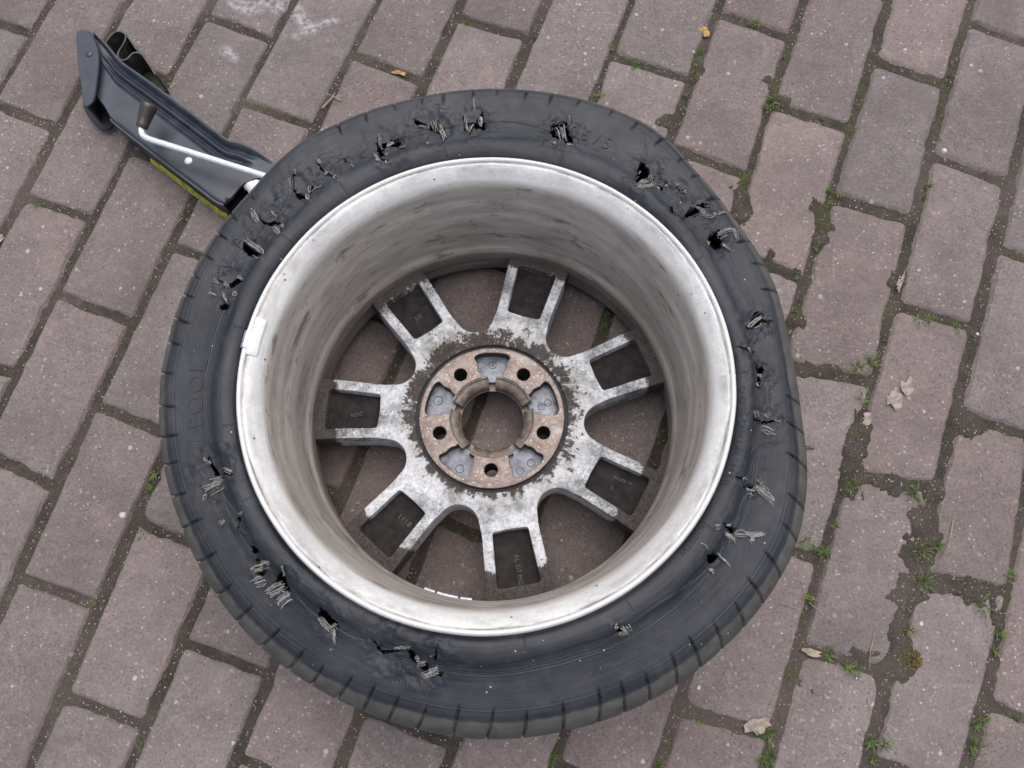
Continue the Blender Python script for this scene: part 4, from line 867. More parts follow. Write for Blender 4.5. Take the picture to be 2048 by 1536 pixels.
# frayed cords of each tear
groups = {}
for c in CORDS: groups.setdefault(c[0], []).append(c)
for k, cl in groups.items():
    m = MB()
    for (_, x0, y0, x1, y1, w, n) in cl:
        p0 = np.array([x0, y0]) / 1000; p1 = np.array([x1, y1]) / 1000
        dv = p1 - p0; L = np.linalg.norm(dv) + 1e-6; nv = np.array([-dv[1], dv[0]]) / L
        wm = w * .00044
        n2 = n if n <= 2 else int(n * 1.5)
        for q in range(n2):
            f = 0 if n2 == 1 else (q / (n2 - 1) - .5) * 2
            off = f * wm * .5 * (1 + .25 * rng.normal()) if w < 18 or n > 1 else 0
            a0 = rng.uniform(-.12, .18); a1 = rng.uniform(.80, 1.14)
            bow = rng.normal(0, .0009)
            path = []
            hgt = rng.uniform(.0008, .0032)
            for s in np.linspace(0, 1, 7):
                t = a0 + (a1 - a0) * s
                xy = p0 + dv * t + nv * (off + bow * math.sin(math.pi * s) + rng.normal(0, .00022))
                base = side_pt(*xy)
                base[2] += .0002 + hgt * math.sin(math.pi * (s * .9 + .05)) + rng.normal(0, .00015)
                path.append(base)
            rad = rng.uniform(.00020, .00036)
            m.add(tube(path, [rad * (.7 if s in (0, 6) else 1) for s in range(7)], 4), int(rng.choice(3, p=[.62, .14, .24])))
        # fluffy fibre ends
        for q in range(int(n2 * .5)):
            c0_ = p0 + dv * rng.uniform(-.1, 1.1) + nv * rng.uniform(-.6, .6) * wm
            b = side_pt(*c0_); an = rng.uniform(0, 6.28); ln = rng.uniform(.001, .0035)
            e = b + np.array([math.cos(an) * ln, math.sin(an) * ln, rng.uniform(.0004, .0022)])
            mid = (b + e) / 2 + np.array([0, 0, rng.uniform(0, .001)])
            m.add(tube([b, mid, e], [.00022, .0002, .00014], 3), 0)
    o = m.build('torn_cord', [M_CORD, M_CORD2, M_CORD3], None, True, BASE)
    o.location = (0, 0, 0); o.parent = tyre


# torn rubber tongues standing round the tears
m = MB()
for k, p in enumerate(TE):
    n = len(p)
    for i in range(n):
        if rng.random() < .55: continue
        a = p[i]; b = p[(i + 1) % n]; L = np.linalg.norm(b - a)
        if L < .002: continue
        c = p.mean(0); o = (a + b) / 2 - c; o /= np.linalg.norm(o) + 1e-9
        w = min(.004, L * .5); dirv = (b - a) / L
        tip = (a + b) / 2 - o * rng.uniform(-.0035, .0035) + dirv * rng.normal(0, .0012)
        q = [side_pt(*((a + b) / 2 + dirv * w)), side_pt(*((a + b) / 2 - dirv * w)), side_pt(*tip)]
        q[0][2] -= .0004; q[1][2] -= .0004; q[2][2] += rng.uniform(.0012, .0045)
        lo = [v - np.array([0, 0, .0012]) for v in q]
        m.add((q + lo, [(0, 1, 2), (5, 4, 3), (0, 3, 4, 1), (1, 4, 5, 2), (2, 5, 3, 0)]))
o = m.build('rubber_shreds', M_TYRE, None, False, BASE)
o.location = (0, 0, 0); o.parent = tyre; o['kind'] = 'stuff'


def text_mesh(body, size, extrude=.0003, space=1.0):
    cu = bpy.data.curves.new('lettering', 'FONT')
    cu.body = body; cu.size = size; cu.extrude = extrude; cu.align_x = 'LEFT'; cu.space_character = space; cu.resolution_u = 3
    ob = bpy.data.objects.new('lettering', cu)
    COL.objects.link(ob)
    dg = bpy.context.evaluated_depsgraph_get()
    me = bpy.data.meshes.new_from_object(ob.evaluated_get(dg))
    v = np.array([tuple(x.co) for x in me.vertices]); f = [tuple(p.vertices) for p in me.polygons]
    bpy.data.objects.remove(ob); bpy.data.meshes.remove(me); bpy.data.curves.remove(cu)
    return v, f


def tyre_text(body, a0, r0, size, space=1.15, h=.0005, taller=1.0):
    v, f = text_mesh(body, size, h, space)
    out = []
    for x, y, z in v:
        a = math.radians(a0) - x / r0
        r = r0 + y * taller
        b = side_pt(r * math.cos(a), r * math.sin(a)); b[2] += z * 1.0 + .00015
        out.append(b)
    o = mesh_obj('lettering', out, f, M_TYRE, None, False, origin=BASE)
    o.location = (0, 0, 0); o.parent = tyre
    return o


tyre_text('POOL', 189.5, .272, .0235, 1.1, .0005)
tyre_text('W', 158.0, .283, .020, 1.0, .0007)
tyre_text('P', 151.0, .284, .020, 1.0, .0007)
tyre_text('0', 145.6, .280, .020, 1.0, .0004)
tyre_text('D', 139.6, .279, .020, 1.0, .0004)
tyre_text('205/5', 75.2, .2775, .0185, 1.45, .0008)
tyre_text('R', 52.0, .277, .0165, 1.0, .0008)
tyre_text('DOT', 357.6, .2395, .0095, 1.5, .0006, .9)
tyre_text('DMDE', 350.0, .2400, .0100, 1.45, .0006, .9)
tyre_text('1HSR', 341.6, .2400, .0110, 1.25, .0006, .9)
tyre_text('R1727W', 324.8, .2395, .0080, 1.25, .0004, .9)
# oval emblem of the sidewall (two rings with lettering between)
m = MB()
a_c = math.radians(246.4); r_c = .2405
for (ea, eb) in ((.0235, .0062), (.0085, .0052)):
    path = []
    for q in range(49):
        w = 2 * math.pi * q / 48
        px = ea * math.cos(w); py = eb * math.sin(w)
        a = a_c + px / r_c; r = r_c + py
        b = side_pt(r * math.cos(a), r * math.sin(a)); b[2] += .0002
        path.append(b)
    m.add(tube(path, .0004, 4))
o = m.build('emblem', M_TYRE, None, True, BASE)
o.location = (0, 0, 0); o.parent = tyre

# ------------------------------------------------------------------ rim
prof = [(.2225, .030), (.231, .019), (.2358, .011), (.2370, .0065), (.2366, .0030), (.2354, .0008), (.2338, 0), (.2322, .0008), (.2312, .0026), (.2303, .0033), (.2285, .0036), (.2262, .0050), (.2235, .0072), (.2205, .0102), (.2175, .0142), (.2150, .0190), (.2132, .0250), (.2119, .033), (.2108, .042), (.2085, .050), (.2075, .057), (.2068, .065), (.2048, .074), (.2038, .085), (.2032, .10), (.2030, .118), (.2027, .128), (.2020, .133), (.1996, .139), (.1994, .150), (.1990, .162), (.1995, .1655), (.2012, .167), (.2018, .180), (.2015, .1955), (.207, .199), (.221, .199), (.233, .196), (.2355, .191), (.233, .186), (.222, .18)]
pr = []
for (a, b), (c, d2) in zip(prof, prof[1:]):
    for k in range(3): pr.append((a + (c - a) * k / 3, b + (d2 - b) * k / 3))
pr.append(prof[-1])
pr = np.array(pr)
for _ in range(2):
    q = pr.copy(); q[1:-1] = .25 * pr[:-2] + .5 * pr[1:-1] + .25 * pr[2:]; pr = q
NB = 360
arc = np.r_[0, np.cumsum(np.hypot(*np.diff(pr, axis=0).T))]
i0 = int(np.argmin(np.abs(pr[:, 1]) + np.abs(pr[:, 0] - .2338) * .2))
arc = arc - arc[i0] + .004
print('LEDGE', np.interp(.1345, pr[i0:i0+80,1], arc[i0:i0+80]))
ab = np.arange(NB) / NB * 2 * math.pi
AA, RR = np.meshgrid(ab, pr[:, 0]); DDp = np.repeat(pr[:, 1][:, None], NB, 1)
VV = pol(RR + .0004 * fbm(RR * 0 + 4 * np.cos(AA), 4 * np.sin(AA), 2, 5) * (DDp < .012), AA, DDp).reshape(-1, 3)
ii, jj = np.meshgrid(np.arange(len(pr) - 1), np.arange(NB), indexing='ij'); j2 = (jj + 1) % NB
FQ = np.stack([ii * NB + jj, ii * NB + j2, (ii + 1) * NB + j2, (ii + 1) * NB + jj], -1).reshape(-1, 4)
uu0 = (jj / NB * 1.35).ravel(); uu1 = ((jj + 1) / NB * 1.35).ravel(); va = arc[ii.ravel()]; vb = arc[ii.ravel() + 1]
uvr = np.stack([np.stack([uu0, va], 1), np.stack([uu1, va], 1), np.stack([uu1, vb], 1), np.stack([uu0, vb], 1)], 1).reshape(-1, 2)
rim = mesh_obj('rim', VV, FQ, M_RIM, None, True, origin=BASE, uvs=uvr)
rim.location = (0, 0, 0); rim.parent = wheel
rim['label'] = 'silver alloy rim seen from its back with a brake dusted barrel'


def offset_loop(P, d, closed=True):
    P = np.asarray(P, float)
    e1 = P - np.roll(P, 1, 0); e2 = np.roll(P, -1, 0) - P
    e1 /= np.linalg.norm(e1, axis=1)[:, None] + 1e-12; e2 /= np.linalg.norm(e2, axis=1)[:, None] + 1e-12
    n1 = np.stack([-e1[:, 1], e1[:, 0]], 1); n2 = np.stack([-e2[:, 1], e2[:, 0]], 1)
    k = (n1 + n2) / np.maximum(.45, 1 + (n1 * n2).sum(1))[:, None]
    return P + k * d


def ccw(P):
    P = np.asarray(P, float)
    a = (P[:, 0] * np.roll(P[:, 1], -1) - np.roll(P[:, 0], -1) * P[:, 1]).sum()
    return P if a > 0 else P[::-1]


def slab(outer, holes, d_top, d_bot, bev=.001, dfun=None, seam=None):
    """bevelled plate in wheel space: top at depth d_top, walls down to d_bot. returns verts (world), faces"""
    loops = [ccw(outer)] + [ccw(h)[::-1] for h in holes]
    ins = []
    for k, lp in enumerate(loops):
        o = offset_loop(lp, bev)
        if seam is not None and k == 0:
            msk = seam(lp); o[msk] = lp[msk]
        ins.append(o)
    def W2(P, d):
        dd = d if dfun is None else d + dfun(P)
        return L2W(P[:, 0], P[:, 1], np.broadcast_to(dd, (len(P),)))
    V = []; F = []
    tri = tessellate_polygon([[Vector((p[0], p[1], 0)) for p in lp] for lp in ins])
    cat = np.vstack(ins)
    V += list(W2(cat, d_top))
    for t in tri:
        a, b, c = (cat[i] for i in t)
        if (b[0] - a[0]) * (c[1] - a[1]) - (b[1] - a[1]) * (c[0] - a[0]) < 0: t = t[::-1]
        F.append(tuple(t))
    o = 0
    for lp, il in zip(loops, ins):
        n = len(lp); s0 = len(V)
        mid = lp * .35 + il * .65
        V += list(W2(lp * .75 + il * .25, d_top + bev * .3)); V += list(W2(lp, d_top + bev)); V += list(L2W(lp[:, 0], lp[:, 1], np.full(n, d_bot)))
        for k in range(n):
            k2 = (k + 1) % n
            F.append((o + k2, o + k, s0 + k, s0 + k2))
            F.append((s0 + k2, s0 + k, s0 + n + k, s0 + n + k2))
            F.append((s0 + n + k2, s0 + n + k, s0 + 2 * n + k, s0 + 2 * n + k2))
        o += n
    return V, F


def circ_pts(r, n=96, cx=0, cy=0, a0=0): return [(cx + r * math.cos(a0 + 2 * math.pi * k / n), cy + r * math.sin(a0 + 2 * math.pi * k / n)) for k in range(n)]


def dens(P, step=.004):
    out = []
    n = len(P)
    for i in range(n):
        a = np.array(P[i]); b = np.array(P[(i + 1) % n]); k = max(1, int(np.linalg.norm(b - a) / step))
        for q in range(k): out.append(a + (b - a) * q / k)
    return np.array(out)


def part_of(o, parent):
    o.location = (0, 0, 0); o.parent = parent
    return o


SP0, SPD = math.radians(22.3), 2 * math.pi / 7
XS = .128
def yo(x): return .0298 + (x - .112) * .072
def yi(x): return .0186 + (x - .112) * .066
D_TOP, D_FLOOR, D_BOT = .1520, .1655, .188
# hub web: star outline
star = []
half = SPD / 2
for k in range(7):
    ph = SP0 + k * SPD
    for (x, y) in ((XS, -yo(XS)), (XS, -yi(XS)), (XS - .0012, -yi(XS) + .003), (XS - .0022, 0), (XS - .0012, yi(XS) - .003), (XS, yi(XS)), (XS, yo(XS))):
        star.append((x * math.cos(ph) - y * math.sin(ph), x * math.sin(ph) + y * math.cos(ph)))
    pm = ph + half
    x0 = XS * math.cos(half) + yo(XS) * math.sin(half); y0 = -XS * math.sin(half) + yo(XS) * math.cos(half)
    ang = math.radians(56); rho = .0225; xc = .1255
    arcp = [(xc - rho * math.cos(b), rho * math.sin(b)) for b in np.linspace(-ang, ang, 15)]
    for s in np.linspace(0, 1, 6)[1:-1]:
        arcp_s = arcp[0]
        star.append(tuple(np.array([[math.cos(pm), -math.sin(pm)], [math.sin(pm), math.cos(pm)]]) @ np.array([x0 + (arcp_s[0] - x0) * s, y0 + (arcp_s[1] - y0) * s])))
    for (x, y) in arcp: star.append((x * math.cos(pm) - y * math.sin(pm), x * math.sin(pm) + y * math.cos(pm)))
    for s in np.linspace(0, 1, 6)[1:-1]:
        e = arcp[-1]
        x, y = e[0] + (x0 - e[0]) * s, e[1] + (-y0 - e[1]) * s
        star.append((x * math.cos(pm) - y * math.sin(pm), x * math.sin(pm) + y * math.cos(pm)))
star = np.array(star)
def hubd(P):
    r = np.hypot(P[:, 0], P[:, 1])
    return -.0015 * np.clip((.112 - r) / .025, 0, 1)
inner_ring = circ_pts(.0852, 120)
mid_ring = circ_pts(.0955, 120)
m = MB()
seamf = lambda lp: np.array([any(abs((p[0] * math.cos(SP0 + k * SPD) + p[1] * math.sin(SP0 + k * SPD)) - XS) < 1e-5 for k in range(7)) for p in lp])
m.add(slab(star, [inner_ring], D_TOP, D_BOT, .0012, None, seamf))
hub = part_of(m.build('hub_web', M_PEEL, None, True, BASE, 30), rim)

# spokes: two ribs with a dark recessed floor between them
for k in range(7):
    ph = SP0 + k * SPD
    cR, sR = math.cos(ph), math.sin(ph)
    XE, XP = .2018, .1865 + .001 * math.sin(k * 2)
    rc = .004
    outl = [(XS, -yo(XS)), (XE, -yo(XE)), (XE, yo(XE)), (XS, yo(XS)), (XS, yi(XS))]
    outl = list(dens(outl, .005)[:-1])
    # drop the closing edge added by dens
    outl = [tuple(p) for p in dens([(XS, -yo(XS)), (XE, -yo(XE)), (XE, yo(XE)), (XS, yo(XS))], .005)]
    cut = [i for i, p in enumerate(outl) if abs(p[0] - XS) < 1e-9 and abs(p[1]) < yo(XS) - 1e-6]
    outl = [p for i, p in enumerate(outl) if i not in cut]
    pk_ = [(XS, yi(XS))]
    pk_ += [(XS + (XP - rc - XS) * s, yi(XS + (XP - rc - XS) * s)) for s in np.linspace(0, 1, 8)[1:]]
    for b in np.linspace(0, math.pi / 2, 6)[1:]: pk_.append((XP - rc + rc * math.sin(b), yi(XP) - rc + rc * math.cos(b)))
    pk_ += [(x, -y) for x, y in pk_[::-1]]
    full = outl + pk_
    rot = lambda P: np.array([(x * cR - y * sR, x * sR + y * cR) for x, y in P])
    sf = lambda lp: np.abs(lp[:, 0] * cR + lp[:, 1] * sR - XS) < 1e-6
    def drop(P):
        r = np.hypot(P[:, 0], P[:, 1]); return .0045 * np.clip((r - .165) / .036, 0, 1) ** 1.4
    m = MB()
    m.add(slab(rot(full), [], D_TOP, D_BOT, .0011, drop, sf), 0)
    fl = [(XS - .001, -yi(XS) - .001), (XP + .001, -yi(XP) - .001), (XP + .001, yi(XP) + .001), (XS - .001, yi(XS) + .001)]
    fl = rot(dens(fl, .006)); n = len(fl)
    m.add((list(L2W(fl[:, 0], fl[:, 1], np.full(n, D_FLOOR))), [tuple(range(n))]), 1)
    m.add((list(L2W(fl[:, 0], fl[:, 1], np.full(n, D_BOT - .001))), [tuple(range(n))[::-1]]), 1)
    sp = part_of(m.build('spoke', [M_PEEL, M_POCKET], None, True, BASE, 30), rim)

# cast lettering in the recesses
M_CAST = simple('cast_letters', (.055, .052, .052), .6, .1, .4, 300)
def pocket_text(body, k, x, y, size, rot_deg):
    v, f = text_mesh(body, size, .0003, 1.1)
    ph = SP0 + k * SPD; r = math.radians(rot_deg)
    X = x + v[:, 0] * math.cos(r) - v[:, 1] * math.sin(r); Y = y + v[:, 0] * math.sin(r) + v[:, 1] * math.cos(r)
    gx_ = X * math.cos(ph) - Y * math.sin(ph); gy_ = X * math.sin(ph) + Y * math.cos(ph)
    o = mesh_obj('cast_lettering', L2W(gx_, gy_, D_FLOOR - .0002 - v[:, 2]), f, M_CAST, None, False, origin=BASE)
    part_of(o, rim)
pocket_text('AL Si7 MG', 5, .152, .000, .0068, 0)
pocket_text('1118', 4, .150, -.004, .0085, 90)
pocket_text('RDC', 3, .160, .006, .0065, -165)
pocket_text('JIE', 2, .150, .004, .0085, -90)
pocket_text('Made in', 6, .150, .006, .0062, 10)
pocket_text('S.', 6, .152, -.006, .0062, 10)
pocket_text('- -', 1, .150, .004, .0075, -90)

# mounting pad with five bolt holes and five recesses
B0, BD = math.radians(53.9), math.radians(72)
inn = []
for k in range(5):
    t0 = B0 + k * BD
    la = math.radians(21.5)
    for a in np.linspace(-la, la, 12): inn.append((.0470 * math.cos(t0 + a), .0470 * math.sin(t0 + a)))
    for (r, dg) in ((.0485, 22.5), (.052, 22.3), (.056, 20.3), (.060, 20.2), (.064, 21.0), (.068, 20.2), (.0715, 19.6), (.0735, 20.6), (.0748, 23)):
        a = t0 + math.radians(dg); inn.append((r * math.cos(a), r * math.sin(a)))
    for dg in np.linspace(25, 47, 7):
        a = t0 + math.radians(dg); inn.append((.0752 * math.cos(a), .0752 * math.sin(a)))
    for (r, dg) in ((.0748, 23), (.0735, 20.6), (.0715, 19.6), (.068, 20.2), (.064, 21.0), (.060, 20.2), (.056, 20.3), (.052, 22.3), (.0485, 22.5)):
        a = t0 + BD - math.radians(dg); inn.append((r * math.cos(a), r * math.sin(a)))
bolts = [circ_pts(.0074, 28, .0605 * math.cos(B0 + k * BD), .0605 * math.sin(B0 + k * BD)) for k in range(5)]
m = MB()
pv, pf = slab(circ_pts(.0808, 140), [inn] + bolts, .1495, .1640, .0013)
m.add((pv, pf))
ntri = sum(1 for f in pf if len(f) == 3)
m.m = [0] * ntri + [1 if q % 3 == 2 else 0 for q in range(len(pf) - ntri)]
pad = part_of(m.build('mounting_pad', [M_PAD, M_SEAL], None, True, BASE, 30), rim)
for k in range(5):
    m = MB()
    c_ = (.0605 * math.cos(B0 + k * BD), .0605 * math.sin(B0 + k * BD))
    n = 28; V = []; F = []
    for (r, d3) in ((.0074, .1506), (.0074, .186), (.0078, .186)):
        pts = np.array(circ_pts(r, n, *c_)); V += list(L2W(pts[:, 0], pts[:, 1], np.full(n, d3)))
    for lv in range(2):
        for q in range(n): F.append((lv * n + q, lv * n + (q + 1) % n, (lv + 1) * n + (q + 1) % n, (lv + 1) * n + q))
    m.add((V, F))
    part_of(m.build('bolt_hole', M_SEAL, None, True, BASE), rim)


def annulus(r0, r1, d0, d1, n=140, segs=None):
    V = []; F = []
    pa = np.array(circ_pts(r0, n)); pb = np.array(circ_pts(r1, n))
    V += list(L2W(pa[:, 0], pa[:, 1], np.full(n, d0))); V += list(L2W(pb[:, 0], pb[:, 1], np.full(n, d1)))
    for k in range(n): F.append((k, n + k, n + (k + 1) % n, (k + 1) % n))
    return V, F


m = MB(); m.add(annulus(.0800, .0862, .1570, .1560))
part_of(m.build('grime_groove', M_SEAL, None, True, BASE), rim)
m = MB()
fl = slab(circ_pts(.0812, 96), [circ_pts(.0440, 96)] + [circ_pts(.0086, 24, .0605 * math.cos(B0 + k * BD), .0605 * math.sin(B0 + k * BD)) for k in range(5)], .1632, .1665, .0004)
m.add(fl)
part_of(m.build('recess_floor', M_RECESS, None, True, BASE, 30), rim)
# embossed marks on the recess floors
def ringmark(r, dg, rad):
    m = MB()
    a = math.radians(dg); c = (r * math.cos(a), r * math.sin(a))
    p = np.array(circ_pts(rad, 24, *c) + [circ_pts(rad, 24, *c)[0]])
    m.add(tube(L2W(p[:, 0], p[:, 1], np.full(len(p), .1629)), .00030, 4))
    for s in (-1, 1):
        q = np.array([(c[0] - rad * .35, c[1] - s * rad * .4), (c[0] + rad * .35, c[1] + s * rad * .4)])
        if abs(rad - .0042) < 1e-6: m.add(tube(L2W(q[:, 0], q[:, 1], np.full(2, .1629)), .00025, 4))
    part_of(m.build('cast_mark', M_SEAL, None, True, BASE), rim)
ringmark(.0645, 90, .0042); ringmark(.0655, 160, .0052); ringmark(.0665, 238, .0046); ringmark(.0665, 298, .0040); ringmark(.0665, 311, .0041); ringmark(.0660, 17, .0038)
a = math.radians(15); c = np.array([.0575 * math.cos(a), .0575 * math.sin(a)])
p = np.array([c + np.array(q) * .0032 for q in ((-1, -1), (1, -1), (1, 1), (-1, 1), (-1, -1))])
m = MB(); m.add(tube(L2W(p[:, 0], p[:, 1], np.full(5, .1629)), .00030, 4))
part_of(m.build('cast_mark', M_SEAL, None, True, BASE), rim)
# centre bore collar in five pieces
for k in range(5):
    t0 = B0 + k * BD
    m = MB()
    la = math.radians(30.5)
    aa = np.linspace(-la, la, 24) + t0
    V = []; F = []
    rings = ((.0482, .1500), (.0462, .1528), (.0452, .1548), (.0420, .1560), (.0395, .1572), (.0380, .1590), (.0366, .1605), (.0362, .1640), (.0362, .1700))
    for (r, d3) in rings: V += list(pol(np.full(24, r), aa, np.full(24, d3)))
    for lv in range(len(rings) - 1):
        for q in range(23): F.append((lv * 24 + q, lv * 24 + q + 1, (lv + 1) * 24 + q + 1, (lv + 1) * 24 + q))
    fm_ = [1] * 23 + [0] * (len(F) - 23)  # first band in bright metal: the chamfer's highlight is put into its colour
    nn_ = len(V)
    for e in (0, 23):
        V += [pol(np.array(r), aa[e], np.array(.1700)) for (r, d3) in rings]
        bq = len(V) - len(rings)
        for lv in range(len(rings) - 1):
            F.append((lv * 24 + e, (lv + 1) * 24 + e, bq + lv + 1, bq + lv))
    m.add((V, F))
    m.m = fm_ + [0] * (len(F) - len(fm_))
    part_of(m.build('bore_collar', [M_COLLAR, M_ZINC_GLINT], None, True, BASE, 40), rim)
m = MB()
m.add(annulus(.0358, .0455, .1712, .1708)); m.add(annulus(.0455, .0457, .1640, .1712))
part_of(m.build('bore_lip', M_COLLAR, None, True, BASE), rim)

# balance weights
def profile_at(d):
    k = np.argsort(pr[i0:i0 + 70, 1]); return float(np.interp(d, pr[i0:i0 + 70, 1][k], pr[i0:i0 + 70, 0][k]))
V = []; F = []
aw = np.radians(np.linspace(164.6, 174.4, 18)); sec = [(.2318, .0030, 0), (.2318, .0030, .0035), (.2304, .0030, .0050), (.2238, .0080, .0050), (.2224, .0105, .0035), (.2224, .0105, 0)]
for ia, a in enumerate(aw):
    e = min(ia, len(aw) - 1 - ia)
    sh = {0: .55, 1: .9}.get(e, 1.0)
    for (r, d3, hh) in sec:
        rr_ = .2270 + (r - .2270) * (sh * .25 + .75)
        dd_ = .0065 + (d3 - .0065) * (sh * .25 + .75)
        V.append(pol(np.array(rr_ - hh * .35 * sh), a, np.array(dd_ + .0004 - hh * .9 * sh)))
ns = len(sec)
for i in range(len(aw) - 1):
    for q in range(ns - 1): F.append((i * ns + q, i * ns + q + 1, (i + 1) * ns + q + 1, (i + 1) * ns + q))
F.append(tuple(range(ns))); F.append(tuple((len(aw) - 1) * ns + q for q in range(ns))[::-1])
part_of(MB().add((V, F)).build('balance_weight', M_LEAD, None, True, BASE, 50), rim)
V = []; F = []
aw = np.radians(np.linspace(168.7, 172.9, 8)); sec = [(.2290, .0024), (.2305, .0014), (.2322, -.0002), (.2340, -.0010), (.2362, .0004), (.2382, .0036), (.2384, .0085)]
for a in aw:
    for (r, d3) in sec: V.append(pol(np.array(r), a, np.array(d3 - .0008)))
    for (r, d3) in sec: V.append(pol(np.array(r), a, np.array(d3 + .0006)))
ns = len(sec) * 2
for i in range(len(aw) - 1):
    for q in range(len(sec) - 1): F.append((i * ns + q, i * ns + q + 1, (i + 1) * ns + q + 1, (i + 1) * ns + q))
for e in (0, len(aw) - 1):
    for q in range(len(sec) - 1): F.append((e * ns + q, e * ns + q + 1, e * ns + len(sec) + q + 1, e * ns + len(sec) + q))
part_of(MB().add((V, F)).build('weight_clip', M_ZINC_GLINT, None, True, BASE, 40), rim)
for (a0, a1) in ((249.8, 253.1), (253.8, 260.3), (261.1, 264.5)):
    V = []; F = []
    aw = np.radians(np.linspace(a0, a1, 8)); sec = [(.2008, .1475), (.1980, .1478), (.1970, .1490), (.1965, .162), (.1972, .1635), (.2008, .164)]
    for a in aw:
        for (r, d3) in sec: V.append(pol(np.array(r), a, np.array(d3)))
    ns = len(sec)
    for i in range(len(aw) - 1):
        for q in range(ns - 1): F.append((i * ns + q, i * ns + q + 1, (i + 1) * ns + q + 1, (i + 1) * ns + q))
    F.append(tuple(range(ns))); F.append(tuple((len(aw) - 1) * ns + q for q in range(ns))[::-1])
    part_of(MB().add((V, F)).build('adhesive_weight', M_STRIP, None, True, BASE, 40), rim)

# ------------------------------------------------------------------ car jack
def arr(a): return np.array(a, float) / 1000
JB = (float(arr(JL)[:, 0].mean()), float(arr(JL)[:, 1].mean()), 0.0)
jack = empty('car_jack', JB)
tag(jack, 'folded black car jack with a silver crank lying beside the tyre', 'jack')
def jpart(mb_, name, mats, smooth=True, deg=35):
    o = mb_.build(name, mats, None, smooth, JB, deg); o.location = (0, 0, 0); o.parent = jack
    return o
def resample(P, n):
    P = np.asarray(P, float); s = np.r_[0, np.cumsum(np.linalg.norm(np.diff(P, axis=0), axis=1))]
    q = np.linspace(0, s[-1], n)
    return np.stack([np.interp(q, s, P[:, k]) for k in range(3)], 1)
# arm: pressed channel, its cross-section with two stiffening ridges
jl, ju = arr(JL), arr(JU)
fs = np.linspace(0, len(jl) - 1, 70)
Lr = np.stack([np.interp(fs, np.arange(len(jl)), jl[:, k]) for k in range(3)], 1)
Ur = np.stack([np.interp(fs, np.arange(len(ju)), ju[:, k]) for k in range(3)], 1)
kk_ = np.hanning(7); kk_ /= kk_.sum()
for q in (Lr, Ur):
    for c in range(3): q[3:-3, c] = np.convolve(q[:, c], kk_, 'valid')
W = np.r_[0, .012, .03, np.linspace(.08, .5, 8), np.linspace(.53, 1.0, 34)]
def arm_h(w, f):
    fade = np.clip((f - .06) / .16, 0, 1) * np.clip((.80 - f) / .10, 0, 1)
    ridge = .0030 * np.exp(-((w - .66) / .035) ** 2) - .0032 * np.exp(-((w - .735) / .028) ** 2) + .0032 * np.exp(-((w - .805) / .034) ** 2) - .0040 * np.exp(-((w - .90) / .040) ** 2)
    lip = .0035 * np.clip((w - .93) / .06, 0, 1)
    return ridge * fade + lip * np.clip((.9 - f) / .1, 0, 1) - .0022 * np.clip((.03 - w) / .03, 0, 1) ** 2
V = []
for i in range(len(fs)):
    f = i / (len(fs) - 1)
    for w in W:
        p = Lr[i] * (1 - w) + Ur[i] * w
        V.append((p[0], p[1], p[2] + arm_h(np.array(w), f)))
nw = len(W); F = []
for i in range(len(fs) - 1):
    for k in range(nw - 1): F.append((i * nw + k, (i + 1) * nw + k, (i + 1) * nw + k + 1, i * nw + k + 1))
V = np.array(V)
# side walls
m = MB()
top = np.array(V); low = top - np.array([0, 0, .0024])
nt = len(top)
m.add((list(top) + list(low), F + [tuple(nt + q for q in f)[::-1] for f in F] + [(k, k + 1, nt + k + 1, nt + k) for k in range(nw - 1)] + [((len(fs) - 1) * nw + k + 1, (len(fs) - 1) * nw + k, nt + (len(fs) - 1) * nw + k, nt + (len(fs) - 1) * nw + k + 1) for k in range(nw - 1)]))
def wall(edge, z0, thick, name=None, taper=0.0, mat=0):
    E = np.asarray(edge); n = len(E)
    T = np.gradient(E[:, :2], axis=0); T /= np.linalg.norm(T, axis=1)[:, None] + 1e-9
    N = np.stack([T[:, 1], -T[:, 0]], 1)
    V = []
    for off in (0, thick):
        for zt in (1, 0):
            for i in range(n):
                z = E[i, 2] if zt else z0
                V.append((E[i, 0] + N[i, 0] * (off - (0 if zt else taper)), E[i, 1] + N[i, 1] * (off - (0 if zt else taper)), z))
    F = []
    for i in range(n - 1):
        F.append((i, i + 1, n + i + 1, n + i)); F.append((2 * n + i + 1, 2 * n + i, 3 * n + i, 3 * n + i + 1))
        F.append((i + 1, i, 2 * n + i, 2 * n + i + 1)); F.append((n + i, n + i + 1, 3 * n + i + 1, 3 * n + i))
    F.append((0, n, 3 * n, 2 * n)); F.append((n - 1, 3 * n - 1, 4 * n - 1, 2 * n - 1))
    return V, F
le = np.array([V[i * nw] for i in range(len(fs))]); ue = np.array([V[i * nw + nw - 1] for i in range(len(fs))])
i1 = int(len(fs) * .66)
lw = le[14:i1].copy(); lw[:, 2] -= .0002
m.add(wall(lw, .005, .0022))
uw = ue[4:].copy(); uw[:, 2] -= .0008
m.add(wall(uw[::-1], .005, .0022))
jpart(m, 'arm', M_BLACK)
# the dark bottom of the channel
ce = np.vstack([le[10:], ue[::-1]])
ce2 = ce.copy(); ce2[:, 2] = .0035
n = len(ce2)
jpart(MB().add((list(ce2), [tuple(range(n))])), 'channel_floor', M_BLACK2, False)
